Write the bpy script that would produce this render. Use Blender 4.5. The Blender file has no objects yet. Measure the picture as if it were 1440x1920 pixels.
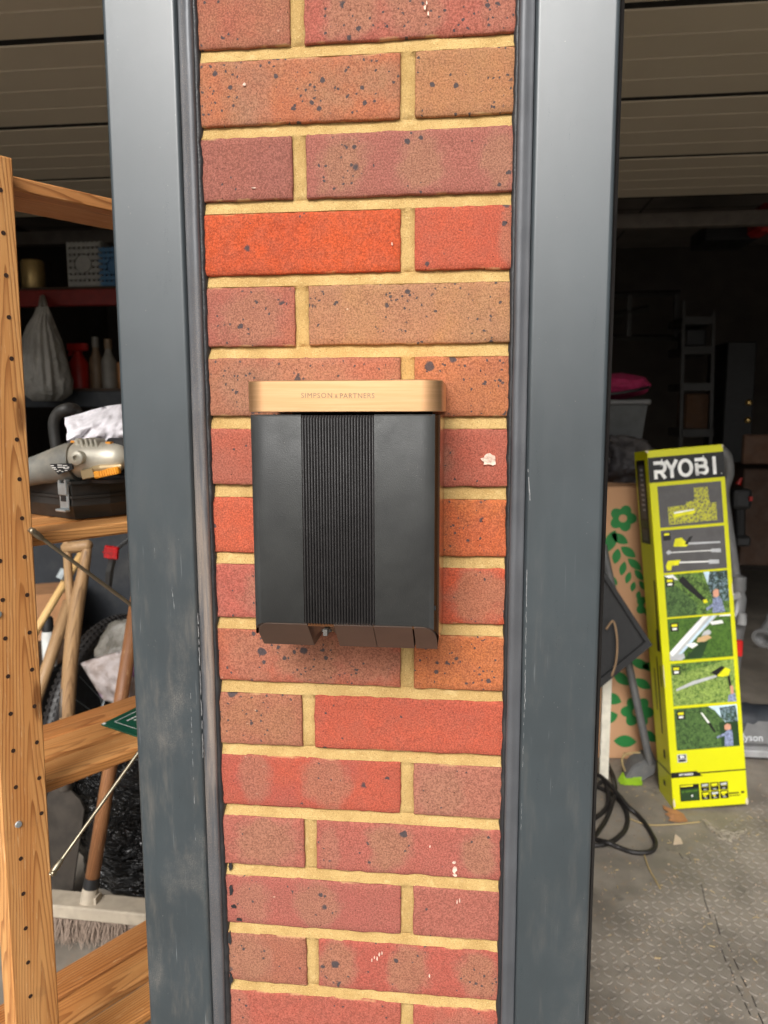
import bpy, bmesh, math, random
from mathutils import Vector, Matrix, noise, Quaternion
import numpy as np
R = math.radians
random.seed(7)
S = bpy.context.scene
COL = S.collection

# ------------------------------------------------------------------ camera, world, sun, exposure
FPX = 1442.0
CAM = Vector((0.2869, -0.8203, 1.30)); YAW, PITCH, ROLL = 0.1119, 0.1323, -0.003
_f = Vector((-math.sin(YAW)*math.cos(PITCH), math.cos(YAW)*math.cos(PITCH), -math.sin(PITCH)))
_r0 = Vector((math.cos(YAW), math.sin(YAW), 0)); _u0 = _r0.cross(_f)
_r = math.cos(ROLL)*_r0 + math.sin(ROLL)*_u0
_u = -math.sin(ROLL)*_r0 + math.cos(ROLL)*_u0
cam_d = bpy.data.cameras.new('camera'); cam = bpy.data.objects.new('camera', cam_d); COL.objects.link(cam)
cam_d.sensor_fit = 'VERTICAL'; cam_d.sensor_height = 36.0; cam_d.lens = FPX/1920*36.0
cam_d.clip_start = 0.02; cam_d.clip_end = 400
M = Matrix((_r, _u, -_f)).transposed().to_4x4(); M.translation = CAM; cam.matrix_world = M
cam_d.dof.use_dof = True; cam_d.dof.focus_distance = 0.80; cam_d.dof.aperture_fstop = 8.5
S.camera = cam

SUN_EL, SUN_AZ = R(36), R(8)          # azimuth: towards the camera's left, behind the camera
sun_dir = Vector((-math.sin(SUN_AZ)*math.cos(SUN_EL), -math.cos(SUN_AZ)*math.cos(SUN_EL), math.sin(SUN_EL)))
w = bpy.data.worlds.new('World'); S.world = w; w.use_nodes = True
nt = w.node_tree; nt.nodes.clear()
sky = nt.nodes.new('ShaderNodeTexSky'); sky.sky_type = 'NISHITA'; sky.sun_disc = False
sky.sun_elevation = SUN_EL; sky.sun_rotation = math.atan2(sun_dir.x, sun_dir.y); sky.dust_density = 9.0; sky.air_density = 1.0; sky.ozone_density = 1.0
hs = nt.nodes.new('ShaderNodeHueSaturation'); hs.inputs['Saturation'].default_value = 0.12
bg = nt.nodes.new('ShaderNodeBackground'); bg.inputs['Strength'].default_value = 0.12
wo = nt.nodes.new('ShaderNodeOutputWorld')
nt.links.new(sky.outputs[0], hs.inputs['Color']); nt.links.new(hs.outputs[0], bg.inputs[0]); nt.links.new(bg.outputs[0], wo.inputs[0])
sd = bpy.data.lights.new('sun', 'SUN'); sd.energy = 1.5; sd.angle = R(25); sd.color = (1.0, 0.965, 0.91)
so = bpy.data.objects.new('sun', sd); COL.objects.link(so); so.rotation_euler = sun_dir.to_track_quat('Z', 'Y').to_euler(); so.location = sun_dir*20
S.view_settings.view_transform = 'Standard'; S.view_settings.look = 'None'; S.view_settings.gamma = 1.0
S.view_settings.use_curve_mapping = False; S.view_settings.exposure = 0.22
S.cycles.max_bounces = 8; S.cycles.diffuse_bounces = 4

# ------------------------------------------------------------------ pixel helpers (photo pixels, 1440 x 1920)
def ray(u, v): return ((u-720)/FPX)*_r - ((v-960)/FPX)*_u + _f
def at(u, v, y): d = ray(u, v); return CAM + d*((y-CAM.y)/d.y)
def atz(u, v, z): d = ray(u, v); return CAM + d*((z-CAM.z)/d.z)
def pxm(u, v, y): return (at(u, v, y)-CAM).dot(_f)/FPX      # metres per pixel there

# ------------------------------------------------------------------ object helpers
def prop(o, label=None, cat=None, group=None, kind=None):
    if label: o['label'] = label
    if cat: o['category'] = cat
    if group: o['group'] = group
    if kind: o['kind'] = kind
    return o
def thing(name, label, cat, loc=(0, 0, 0), group=None):
    o = bpy.data.objects.new(name, None); COL.objects.link(o); o.location = loc; o.empty_display_size = .05
    return prop(o, label, cat, group)
def root_loc(p):
    l = Vector((0, 0, 0))
    while p is not None: l = l + Vector(p.location); p = p.parent
    return l
def link(name, me, parent=None, loc=None):
    o = bpy.data.objects.new(name, me); COL.objects.link(o)
    if parent is not None:
        o.parent = parent; o.matrix_parent_inverse = wl(parent)
    if loc is not None: o.location = loc
    return o
def wl(o):
    # every child is placed in world coordinates: undo the parent's own transform
    rot = o.rotation_quaternion.to_matrix() if o.rotation_mode == 'QUATERNION' else o.rotation_euler.to_matrix()
    return (Matrix.Translation(o.location) @ rot.to_4x4()).inverted()
def obj(name, bm, m, parent=None, smooth=False, loc=None, ang=None):
    me = bpy.data.meshes.new(name)
    if loc is not None: bmesh.ops.translate(bm, verts=bm.verts, vec=-Vector(loc))
    bm.normal_update(); bm.to_mesh(me); bm.free()
    for mm in (m if isinstance(m, (list, tuple)) else [m]): me.materials.append(mm)
    if smooth:
        for p in me.polygons: p.use_smooth = True
        if ang: 
            try: me.set_sharp_from_angle(angle=R(ang))
            except Exception: pass
    return link(name, me, parent, loc)
def B(): return bmesh.new()
def add_box(bm, c, s, rot=None, bev=0, mi=0, seg=1):
    t = bmesh.new(); bmesh.ops.create_cube(t, size=1)
    bmesh.ops.scale(t, vec=s, verts=t.verts)
    if bev: bmesh.ops.bevel(t, geom=t.edges[:], offset=bev, segments=seg, affect='EDGES', profile=.5)
    if rot is not None: bmesh.ops.transform(t, matrix=rot.to_4x4(), verts=t.verts)
    bmesh.ops.translate(t, vec=c, verts=t.verts); return merge(bm, t, mi)
def merge(bm, t, mi=0):
    vs = [bm.verts.new(v.co) for v in t.verts]; t.verts.index_update()
    for f in t.faces:
        try:
            nf = bm.faces.new([vs[v.index] for v in f.verts]); nf.material_index = mi
        except ValueError: pass
    t.free(); return vs
def add_poly(bm, pts, mi=0):
    f = bm.faces.new([bm.verts.new(p) for p in pts]); f.material_index = mi; return f
def add_prism(bm, pts, vec, mi=0, cap=True):
    a = [bm.verts.new(Vector(p)) for p in pts]; b = [bm.verts.new(Vector(p)+Vector(vec)) for p in pts]; n = len(a)
    fs = [bm.faces.new([a[i], a[(i+1) % n], b[(i+1) % n], b[i]]) for i in range(n)]
    if cap: fs += [bm.faces.new(a[::-1]), bm.faces.new(b)]
    for f in fs: f.material_index = mi
    return fs
def add_tube(bm, pts, rad, n=10, mi=0, cap=True, flat=1.0):
    pts = [Vector(p) for p in pts]; m = len(pts)
    rs = rad if isinstance(rad, (list, tuple)) else [rad]*m
    rings = []; prev = None
    for i, p in enumerate(pts):
        t = (pts[min(i+1, m-1)]-pts[max(i-1, 0)]).normalized()
        if prev is None:
            a = t.orthogonal().normalized() if abs(t.z) > .95 else t.cross(Vector((0, 0, 1))).normalized()
        else: a = (prev - t*prev.dot(t)).normalized()
        prev = a; b = t.cross(a)
        rings.append([bm.verts.new(p + rs[i]*(math.cos(2*math.pi*k/n)*a + flat*math.sin(2*math.pi*k/n)*b)) for k in range(n)])
    for i in range(m-1):
        for k in range(n):
            f = bm.faces.new([rings[i][k], rings[i][(k+1) % n], rings[i+1][(k+1) % n], rings[i+1][k]]); f.material_index = mi
    if cap:
        f = bm.faces.new(rings[0][::-1]); f.material_index = mi
        f = bm.faces.new(rings[-1]); f.material_index = mi
def smooth_path(pts, n=6):
    pts = [Vector(p) for p in pts]; out = []
    P = [pts[0]*2-pts[1]]+pts+[pts[-1]*2-pts[-2]]
    for i in range(1, len(P)-2):
        for k in range(n):
            t = k/n; a, b, c, d = P[i-1], P[i], P[i+1], P[i+2]
            out.append(.5*((2*b)+(c-a)*t+(2*a-5*b+4*c-d)*t*t+(3*b-a-3*c+d)*t**3))
    return out+[pts[-1]]
def add_lathe(bm, prof, org, axis, n=24, mi=0, ph0=0, ph1=2*math.pi):
    axis = Vector(axis).normalized(); a = axis.orthogonal().normalized(); b = axis.cross(a); org = Vector(org)
    full = abs(ph1-ph0-2*math.pi) < 1e-4; m = n if full else n+1
    rings = [[bm.verts.new(org+axis*h+r*(math.cos(ph0+(ph1-ph0)*k/n)*a+math.sin(ph0+(ph1-ph0)*k/n)*b)) for k in range(m)] for r, h in prof]
    for i in range(len(rings)-1):
        for k in range(n):
            f = bm.faces.new([rings[i][k], rings[i][(k+1) % m], rings[i+1][(k+1) % m], rings[i+1][k]]); f.material_index = mi
def add_stroke(bm, pts, wd, O, U, V, close=False, mi=0, off=0.0):
    """flat ribbon along 2-D points on the plane O + x U + y V"""
    pts = [Vector((p[0], p[1])) for p in pts]; n = len(pts); N = U.cross(V).normalized()
    L = []; Rr = []
    for i, p in enumerate(pts):
        a = pts[i-1] if (i > 0 or close) else None; c = pts[(i+1) % n] if (i < n-1 or close) else None
        d1 = (p-a).normalized() if a is not None else None; d2 = (c-p).normalized() if c is not None else None
        d1 = d1 if d1 is not None else d2; d2 = d2 if d2 is not None else d1
        t = (d1+d2).normalized(); nn = Vector((-t.y, t.x)); k = 1/max(.4, abs(nn.dot(Vector((-d1.y, d1.x)))))
        for lst, s in ((L, 1), (Rr, -1)):
            q = p+nn*(s*wd/2*k); lst.append(bm.verts.new(O+U*q.x+V*q.y+N*off))
    for i in range(n if close else n-1):
        j = (i+1) % n; f = bm.faces.new([L[i], Rr[i], Rr[j], L[j]]); f.material_index = mi
def text_mesh(name, body, size, O, U, V, m, parent, off=0.0006, bold=0.0, spacing=1.0, xs=1.0, align='CENTER', ext=0.0):
    cu = bpy.data.curves.new(name, 'FONT'); cu.body = body; cu.size = size; cu.align_x = align; cu.align_y = 'CENTER'
    cu.offset = bold; cu.space_character = spacing; cu.resolution_u = 3; cu.extrude = ext
    t = bpy.data.objects.new(name+'_tmp', cu); COL.objects.link(t)
    me = bpy.data.meshes.new_from_object(t.evaluated_get(bpy.context.evaluated_depsgraph_get()))
    bpy.data.objects.remove(t); bpy.data.curves.remove(cu)
    N = U.cross(V).normalized()
    for v in me.vertices: v.co = O+U*(v.co.x*xs)+V*v.co.y+N*(off+v.co.z)
    me.materials.clear(); me.materials.append(m); me.name = name
    return link(name, me, parent)
def blob(c, rad, seed, amp=.2, freq=2.0, sub=4, fold=0.0, ffreq=8):
    bm = B(); bmesh.ops.create_icosphere(bm, subdivisions=sub, radius=1)
    for v in bm.verts:
        d = v.co.normalized(); q = d*freq+Vector((seed*7.1, seed*3.3, 0))
        k = 1+amp*noise.noise(q)
        if fold:
            k += fold*(1-2*abs(noise.noise(d*ffreq+Vector((seed, 0, seed)))))**3*.5 + fold*.5*noise.noise(d*ffreq*2.3)
        v.co = Vector(c)+Vector((d.x*rad[0], d.y*rad[1], d.z*rad[2]))*k
    return bm

# ------------------------------------------------------------------ materials
def lin(c): return tuple(((x/255)/12.92 if x/255 <= .04045 else (((x/255)+.055)/1.055)**2.4) for x in c)
class G:
    def __init__(s, name):
        s.m = bpy.data.materials.new(name); s.m.use_nodes = True; s.nt = s.m.node_tree
        s.b = s.nt.nodes['Principled BSDF']; s._co = None
    def n(s, t, **kw):
        x = s.nt.nodes.new('ShaderNode'+t)
        for k, v in kw.items(): setattr(x, k, v)
        return x
    def set(s, sock, v):
        if isinstance(v, bpy.types.NodeSocket): s.nt.links.new(v, sock)
        elif v is not None:
            if sock.type == 'RGBA' and len(v) == 3: v = (*v, 1)
            sock.default_value = v
    def co(s, kind='Object'):
        if s._co is None: s._co = s.n('TexCoord')
        return s._co.outputs[kind]
    def map(s, v, scale=(1, 1, 1), loc=(0, 0, 0), rot=(0, 0, 0)):
        x = s.n('Mapping'); s.set(x.inputs[0], v); s.set(x.inputs['Scale'], scale); s.set(x.inputs['Location'], loc); s.set(x.inputs['Rotation'], rot); return x.outputs[0]
    def noise(s, scale, detail=4, rough=.55, v=None, dist=0, out=0):
        x = s.n('TexNoise'); s.set(x.inputs['Vector'], v if v is not None else s.co()); s.set(x.inputs['Scale'], scale)
        x.inputs['Detail'].default_value = detail; x.inputs['Roughness'].default_value = rough; x.inputs['Distortion'].default_value = dist; return x.outputs[out]
    def vor(s, scale, v=None, feat='F1', out='Distance', rnd=1.0):
        x = s.n('TexVoronoi', feature=feat); s.set(x.inputs['Vector'], v if v is not None else s.co()); s.set(x.inputs['Scale'], scale); x.inputs['Randomness'].default_value = rnd; return x.outputs[out]
    def math(s, op, a, b=None, c=None, clamp=False):
        x = s.n('Math', operation=op, use_clamp=clamp); s.set(x.inputs[0], a); s.set(x.inputs[1], b)
        if c is not None: s.set(x.inputs[2], c)
        return x.outputs[0]
    def ss(s, x, lo, hi, a=0., b=1.):
        r = s.n('MapRange', interpolation_type='SMOOTHSTEP'); s.set(r.inputs[0], x); s.set(r.inputs[1], lo); s.set(r.inputs[2], hi); s.set(r.inputs[3], a); s.set(r.inputs[4], b); return r.outputs[0]
    def mix(s, f, a, b, mode='MIX'):
        x = s.n('Mix', data_type='RGBA', blend_type=mode); s.set(x.inputs[0], f); s.set(x.inputs[6], a); s.set(x.inputs[7], b); return x.outputs[2]
    def attr(s, name, out='Vector'):
        x = s.n('Attribute', attribute_type='OBJECT', attribute_name=name); return x.outputs[out]
    def xyz(s, v):
        x = s.n('SeparateXYZ'); s.set(x.inputs[0], v); return x.outputs
    def vmath(s, op, a, b=None):
        x = s.n('VectorMath', operation=op); s.set(x.inputs[0], a)
        if b is not None: s.set(x.inputs[1] if op != 'SCALE' else x.inputs['Scale'], b)
        return x.outputs[0]
    def bump(s, h, st=.3, d=.001, nrm=None):
        x = s.n('Bump'); x.inputs['Strength'].default_value = st; x.inputs['Distance'].default_value = d; s.set(x.inputs['Height'], h)
        if nrm is not None: s.set(x.inputs['Normal'], nrm)
        return x.outputs[0]
    def out(s, col=None, rough=.5, metal=0., nrm=None, spec=None, coat=None, **kw):
        s.set(s.b.inputs['Base Color'], col); s.set(s.b.inputs['Roughness'], rough); s.set(s.b.inputs['Metallic'], metal)
        if nrm is not None: s.set(s.b.inputs['Normal'], nrm)
        if spec is not None: s.set(s.b.inputs['Specular IOR Level'], spec)
        if coat is not None: s.set(s.b.inputs['Coat Weight'], coat); s.b.inputs['Coat Roughness'].default_value = .15
        for k, v in kw.items(): s.set(s.b.inputs[k.replace('_', ' ')], v)
        return s.m
def plain(name, c, rough=.5, metal=0., var=.12, scale=30, bump=.1, bd=.0006, spec=None, coat=None, dirt=None):
    g = G(name); c = lin(c); nz = g.noise(scale, 5)
    col = g.mix(g.ss(nz, .3, .7), tuple(x*(1-var) for x in c), tuple(min(1, x*(1+var)) for x in c))
    if dirt: col = g.mix(g.ss(g.noise(scale*.25, 6, .65), .5, .75, 0, .6), col, lin(dirt))
    r = g.ss(g.noise(scale*.6, 4), .3, .7, rough*.85, min(1, rough*1.15))
    return g.out(col, r, metal, g.bump(g.noise(scale*8, 4), bump, bd) if bump else None, spec, coat)

def m_brick():
    g = G('brick'); oi = g.n('ObjectInfo'); rnd = oi.outputs['Random']; co = g.co()
    off = g.n('CombineXYZ'); g.set(off.inputs[0], g.math('MULTIPLY', rnd, 13.7)); g.set(off.inputs[1], g.math('MULTIPLY', rnd, 5.1)); g.set(off.inputs[2], g.math('MULTIPLY', rnd, 9.3))
    v = g.vmath('ADD', co, off.outputs[0])
    A = g.mix(1., g.attr('tint_a', 'Color'), (.75, .83, .76), 'MULTIPLY'); Bc = g.mix(1., g.attr('tint_b', 'Color'), (.75, .83, .76), 'MULTIPLY'); q = g.xyz(g.attr('texture'))   # blend amount, spots, tan patch share
    x, y, z = g.xyz(co)
    n1 = g.noise(16, 4, .6, v); n2 = g.noise(60, 4, .65, v)
    col = g.mix(g.math('MULTIPLY', g.ss(n1, .35, .68), q[0]), A, Bc)
    patch = None
    warp = g.math('MULTIPLY', g.math('SUBTRACT', g.noise(34, 4, .65, v), .5), 1.9)
    for i in (1, 2, 3):
        p = g.xyz(g.attr('patch_%d' % i))            # centre x, half width, strength
        dx = g.math('DIVIDE', g.math('SUBTRACT', x, p[0]), p[1])
        dz = g.math('DIVIDE', z, .030)
        d = g.math('SQRT', g.math('ADD', g.math('POWER', g.math('ABSOLUTE', dx), 2.0), g.math('POWER', g.math('ABSOLUTE', dz), 2.6)))
        e = g.math('MULTIPLY', g.ss(g.math('ADD', d, warp), .62, 1.28, 1, 0), p[2])
        patch = e if patch is None else g.math('MAXIMUM', patch, e)
    col = g.mix(.10, col, lin((176, 142, 122)))
    tan = g.mix(g.noise(45, 4, .6, v), lin((142, 102, 78)), lin((164, 126, 98)))
    # pale violet halo at the patch edge
    halo = g.math('MULTIPLY', g.math('MULTIPLY', patch, g.math('SUBTRACT', 1., patch)), 1.6, clamp=True)
    col = g.mix(g.math('MULTIPLY', patch, .66), col, tan)
    col = g.mix(g.math('MULTIPLY', halo, .35), col, lin((160, 106, 98)))
    # coarse value mottling and sand grain
    col = g.mix(g.ss(n2, .3, .72, .0, .26), col, lin((140, 92, 78)), 'MIX')
    grain = g.noise(560, 4, .75, v)
    grain2 = g.noise(1150, 3, .7, v)
    col = g.mix(.55, col, g.mix(g.ss(grain, .36, .64), (.30, .27, .25), (1.40, 1.40, 1.40)), 'MULTIPLY')
    col = g.mix(g.ss(grain2, .60, .74, 0, .38), col, lin((226, 178, 150)))
    col = g.mix(g.ss(grain2, .40, .28, 0, .5), col, lin((88, 44, 36)))
    # mortar smeared over the arrises here and there
    edge = g.ss(g.math('ADD', g.math('ABSOLUTE', z), g.math('MULTIPLY', g.math('SUBTRACT', g.noise(170, 4, .65, v), .5), .0045)), .0288, .0308)
    col = g.mix(g.math('MULTIPLY', edge, g.ss(g.noise(26, 3, .6, v), .52, .62, 0, .55)), col, lin((204, 168, 118)))
    # dark burnt spots in three sizes
    pd = g.math('MULTIPLY', g.math('ADD', q[1], g.math('MULTIPLY', patch, .20)), g.ss(g.noise(20, 3, .6, v), .40, .62, .15, 1.9))
    sp = None
    for sc, rmax, k in ((42, .22, 1.5), (90, .26, 1.6), (210, .30, 1.6)):
        vv = g.vmath('ADD', v, g.vmath('SCALE', g.noise(260, 2, .5, v, out=1), .0035))
        vn = g.n('TexVoronoi', feature='F1', voronoi_dimensions='3D'); g.set(vn.inputs['Vector'], g.map(vv, (1, 0.0, 1))); vn.inputs['Scale'].default_value = sc
        cr = g.xyz(vn.outputs['Color'])
        on = g.math('LESS_THAN', cr[0], g.math('MULTIPLY', pd, k))
        rad = g.math('MULTIPLY_ADD', cr[1], rmax*.75, rmax*.25)
        e = g.math('MULTIPLY', g.ss(g.math('SUBTRACT', vn.outputs['Distance'], rad), -.05, .035, 1, 0), on)
        sp = e if sp is None else g.math('MAXIMUM', sp, e)
    col = g.mix(g.math('MULTIPLY', sp, .92), col, g.mix(grain, lin((44, 42, 46)), lin((84, 80, 82))))
    # pin holes
    ph = g.ss(g.vor(120, g.map(v, (1, 0, 1))), .05, .09, 1, 0)
    col = g.mix(g.math('MULTIPLY', ph, g.ss(n1, .45, .6)), col, lin((36, 20, 16)))
    # pale lime specks
    col = g.mix(g.math('MULTIPLY', g.ss(g.vor(48, g.map(v, (1, 0, 1.4))), .06, .10, 1, 0), g.ss(n2, .58, .66, 0, .55)), col, lin((235, 205, 175)))
    h = g.math('ADD', g.math('MULTIPLY', grain, .6), g.math('MULTIPLY', g.noise(240, 4, .6, g.map(v, (.6, 1, 1.3))), 1.0))
    h = g.math('SUBTRACT', h, g.math('MULTIPLY', ph, 2.))
    return g.out(col, .88, 0, g.bump(h, .55, .0011), .25)
def m_mortar():
    g = G('mortar'); n = g.noise(22, 5, .6); gr = g.noise(620, 4, .75); g2 = g.noise(900, 3, .7)
    col = g.mix(g.ss(n, .3, .7), lin((180, 147, 92)), lin((200, 169, 112)))
    col = g.mix(g.ss(g2, .46, .30, 0, .8), col, lin((112, 84, 46)))
    col = g.mix(g.ss(gr, .54, .72, 0, .75), col, lin((232, 204, 146)))
    col = g.mix(g.ss(g.noise(7, 4), .55, .75, 0, .3), col, lin((164, 130, 84)))
    col = g.mix(g.ss(g.noise(55, 5, .7), .56, .72, 0, .55), col, lin((214, 188, 134)))
    return g.out(col, .95, 0, g.bump(g.math('ADD', gr, g.noise(320, 4, .6)), .7, .0014), .2)
def m_frame(name, dust=1.0):
    g = G(name); co = g.co(); x, y, z = g.xyz(co)
    base = lin((54, 62, 66))
    st = g.map(co, (70, 70, 11)); streak = g.noise(1.0, 7, .68, st)
    zfade = g.ss(z, 1.30, .95)                       # wear: handled and rubbed in the lower half
    col = g.mix(g.ss(g.noise(6, 5, .6), .35, .7), tuple(.88*c for c in base), tuple(1.1*c for c in base))
    d1 = g.math('MULTIPLY', g.math('MULTIPLY', g.ss(streak, .50, .80, 0, .26*dust), zfade), 1.)
    col = g.mix(d1, col, lin((150, 138, 124)))
    scr = g.ss(g.noise(1.0, 2, .5, g.map(co, (420, 420, 12), rot=(0, .07, 0))), .66, .72, 0, .34)
    col = g.mix(g.math('MULTIPLY', g.math('MULTIPLY', scr, zfade), g.math('MULTIPLY', g.ss(g.noise(14, 3), .5, .66), dust)), col, lin((178, 180, 180)))
    cl = g.math('MULTIPLY', g.math('MULTIPLY', g.ss(g.noise(9, 6, .7, g.map(co, (1, 1, .55))), .50, .72, 0, .55*dust), zfade), g.ss(g.noise(900, 3, .7), .40, .62))
    col = g.mix(cl, col, lin((150, 142, 132)))
    spk = g.math('MULTIPLY', g.ss(g.vor(170), .04, .09, 1, 0), g.ss(g.noise(40, 3), .54, .68, 0, .5))
    col = g.mix(spk, col, lin((175, 168, 158)))
    fine = g.noise(1500, 2, .6)
    r = g.math('ADD', g.ss(streak, .3, .8, .25, .31), g.math('MULTIPLY', fine, .06))
    return g.out(col, r, .0, g.bump(g.math('ADD', fine, g.math('MULTIPLY', g.noise(14, 3), .5)), .22, .0005), 1.0)
def m_trim(dust=1.):
    g = G('trim_metal' if dust else 'trim_metal_clean'); co = g.co(); x, y, z = g.xyz(co)
    n = g.noise(1.0, 6, .62, g.map(co, (90, 90, 5)))
    col = g.mix(g.ss(g.noise(9, 4), .3, .7), lin((76, 78, 82)), lin((94, 96, 100)))
    band = g.math('MULTIPLY', g.ss(z, .76, .90), g.ss(z, 1.33, 1.12))
    col = g.mix(g.math('MULTIPLY', g.math('MULTIPLY', g.ss(n, .42, .68), band), .55*dust), col, lin((176, 156, 138)))
    col = g.mix(g.math('MULTIPLY', g.ss(g.noise(2000, 2, .6), .52, .72), g.math('MULTIPLY', g.ss(n, .36, .62), .5*dust+.12)), col, lin((190, 168, 150)))
    return g.out(col, g.ss(n, .3, .7, .38, .6), .25, g.bump(g.noise(90, 4, .6, g.map(co, (1, 1, .4))), .3, .001), .6)
def m_wood(name, a=(196, 134, 76), b=(138, 78, 36), c=(214, 158, 98), ring=235.):
    g = G(name); oi = g.n('ObjectInfo'); co = g.co(); rnd = oi.outputs['Random']
    off = g.n('CombineXYZ'); g.set(off.inputs[0], g.math('MULTIPLY', rnd, 7.3)); g.set(off.inputs[1], g.math('MULTIPLY_ADD', rnd, .03, .006)); g.set(off.inputs[2], .013)
    v0 = g.vmath('ADD', co, off.outputs[0])
    wv = g.map(v0, (3.0, 24., 24.)); nz = g.n('TexNoise'); g.set(nz.inputs['Vector'], wv); nz.inputs['Scale'].default_value = 1.; nz.inputs['Detail'].default_value = 3
    disp = g.vmath('SCALE', g.vmath('SUBTRACT', nz.outputs['Color'], (.5, .5, .5)), .017)
    v = g.vmath('ADD', v0, disp); s = g.xyz(v)
    rad = g.math('SQRT', g.math('ADD', g.math('POWER', s[1], 2.), g.math('POWER', s[2], 2.)))
    rad = g.math('ADD', rad, g.math('MULTIPLY', s[0], .045))
    ph = g.math('FRACT', g.math('MULTIPLY', rad, ring))
    line = g.ss(ph, .45, .93, 0, 1); line = g.math('MULTIPLY', line, g.ss(ph, .995, .93, 0, 1))
    fib = g.noise(1., 4, .6, g.map(v0, (14, 900, 900)))
    col = g.mix(g.ss(g.noise(3., 3, .5, g.map(v0, (1.2, 12, 12))), .3, .7), lin(a), lin(c))
    col = g.mix(g.math('MULTIPLY', g.math('MULTIPLY', line, g.ss(g.noise(9, 3, .5, v0), .25, .7, .45, 1.)), .82), col, lin(b))
    col = g.mix(g.ss(fib, .52, .75, 0, .28), col, lin(tuple(.6*x for x in b)))
    # knots
    kn = g.n('TexVoronoi', feature='F1'); g.set(kn.inputs['Vector'], g.map(v0, (3.4, 14, 14))); kn.inputs['Scale'].default_value = 1.
    col = g.mix(g.ss(kn.outputs['Distance'], .06, .12, .75, 0), col, lin((104, 58, 26)))
    col = g.mix(g.math('MULTIPLY', g.ss(g.noise(1., 3, .6, g.map(v0, (30, 420, 420))), .62, .74), .5), col, lin((236, 200, 150)))
    col = g.mix(g.ss(g.noise(25, 5, .65, v0), .58, .8, 0, .30), col, lin((120, 88, 60)))
    return g.out(col, g.ss(fib, .3, .7, .42, .6), 0, g.bump(g.math('SUBTRACT', fib, line), .25, .0006), .4)

MB = m_brick(); MM = m_mortar(); MF = m_frame('anthracite_paint'); MF2 = m_frame('anthracite_paint_clean', .45); MT = m_trim(1.); MT2 = m_trim(0.)
WOOD = m_wood('pine'); WOOD2 = m_wood('pine_dark', (184, 120, 66), (124, 70, 34), (198, 138, 84), 190.)
WOOD3 = m_wood('pine_mid', (196, 132, 74), (138, 78, 36), (212, 154, 94), 225.)
HANDLE = m_wood('ash_handle', (150, 116, 82), (100, 74, 50), (172, 138, 98), 260.)
HANDLE2 = m_wood('brown_handle', (138, 92, 58), (92, 58, 36), (158, 110, 72), 240.)
RUB = plain('black_rubber', (34, 31, 30), .55, bump=.2, scale=40)
SEAL = plain('black_sealant', (40, 40, 42), .42, bump=.35, scale=60, bd=.002, dirt=(84, 80, 76))
STEEL = plain('zinc_steel', (176, 184, 186), .36, .55, scale=60)
IRON = plain('worn_steel', (120, 112, 104), .55, .5, scale=22, dirt=(88, 74, 60), bump=.3)
BLK = plain('black_plastic', (30, 30, 31), .5, bump=.25, scale=50)
BLKR = plain('black_dusty_plastic', (44, 43, 41), .5, bump=.25, scale=30, dirt=(70, 66, 60))
GREY = plain('grey_plastic', (98, 98, 98), .5, scale=30, dirt=(120, 112, 100))
DGREY = plain('dark_grey_plastic', (40, 44, 50), .55, scale=20, dirt=(80, 78, 74))

# ------------------------------------------------------------------ setting: ground, garage shell
def plane_bm(x0, x1, y0, y1, z):
    bm = B(); add_poly(bm, [(x0, y0, z), (x1, y0, z), (x1, y1, z), (x0, y1, z)]); return bm
g = G('paving'); pv = g.noise(3, 6, .6)
MDRIVE = g.out(g.mix(g.ss(pv, .3, .7), lin((132, 126, 118)), lin((160, 154, 146))), .9, 0, g.bump(g.noise(160, 4), .4, .003), .3)
dr = obj('driveway', plane_bm(-150, 150, -200, -.002, -.03), MDRIVE); prop(dr, kind='structure')
g = G('rubber_mat'); n = g.noise(5, 6, .65); n2 = g.noise(30, 5, .65)
c = g.mix(g.ss(n, .32, .7), lin((116, 109, 100)), lin((150, 141, 129))); c = g.mix(g.ss(n2, .52, .72, 0, .55), c, lin((142, 122, 100)))
c = g.mix(g.math('MULTIPLY', g.ss(g.vor(95), .05, .12, 1, 0), g.ss(n2, .45, .6)), c, lin((196, 184, 164)))
c = g.mix(g.ss(g.noise(11, 4, .6), .6, .75, 0, .6), c, lin((70, 66, 62)))
MMAT = g.out(c, g.ss(n, .3, .7, .5, .75), 0, g.bump(g.noise(420, 4), .4, .001), .4)
fl = obj('floor', plane_bm(-2.8, 3.2, 0, 5.6, 0.0), MMAT); prop(fl, kind='structure')
# raised chequer bars of the rubber mats, joined: thousands of them
def tread():
    bm = B(); p = .024; L, W, H = .0112, .0040, .0015
    for i in range(0, 84):
        for j in range(0, 86):
            x = .45+i*p; y = .30+j*p
            if not (-.3 < (x-.45)-(y-.5)*.9 < 1.35): continue
            a = R(45) if (i+j) % 2 else R(-45)
            c, s = math.cos(a), math.sin(a); x += random.uniform(-.001, .001); y += random.uniform(-.001, .001)
            base = [(-L, 0), (-L*.5, -W), (L*.5, -W), (L, 0), (L*.5, W), (-L*.5, W)]
            lo = [bm.verts.new((x+c*q[0]-s*q[1], y+s*q[0]+c*q[1], .0002)) for q in base]
            hi = [bm.verts.new((x+.66*(c*q[0]-s*q[1]), y+.66*(s*q[0]+c*q[1]), H)) for q in base]
            for k in range(6): bm.faces.new([lo[k], lo[(k+1) % 6], hi[(k+1) % 6], hi[k]])
            bm.faces.new(hi)
    return bm
g = G('mat_tread'); n = g.noise(5, 6, .65)
c = g.mix(g.ss(n, .32, .7), lin((118, 111, 103)), lin((152, 143, 132))); MTREAD = g.out(c, .6, 0, g.bump(g.noise(420, 4), .4, .001), .4)
prop(obj('tread_pattern', tread(), MTREAD, fl), kind='stuff')
bm = B()
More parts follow.
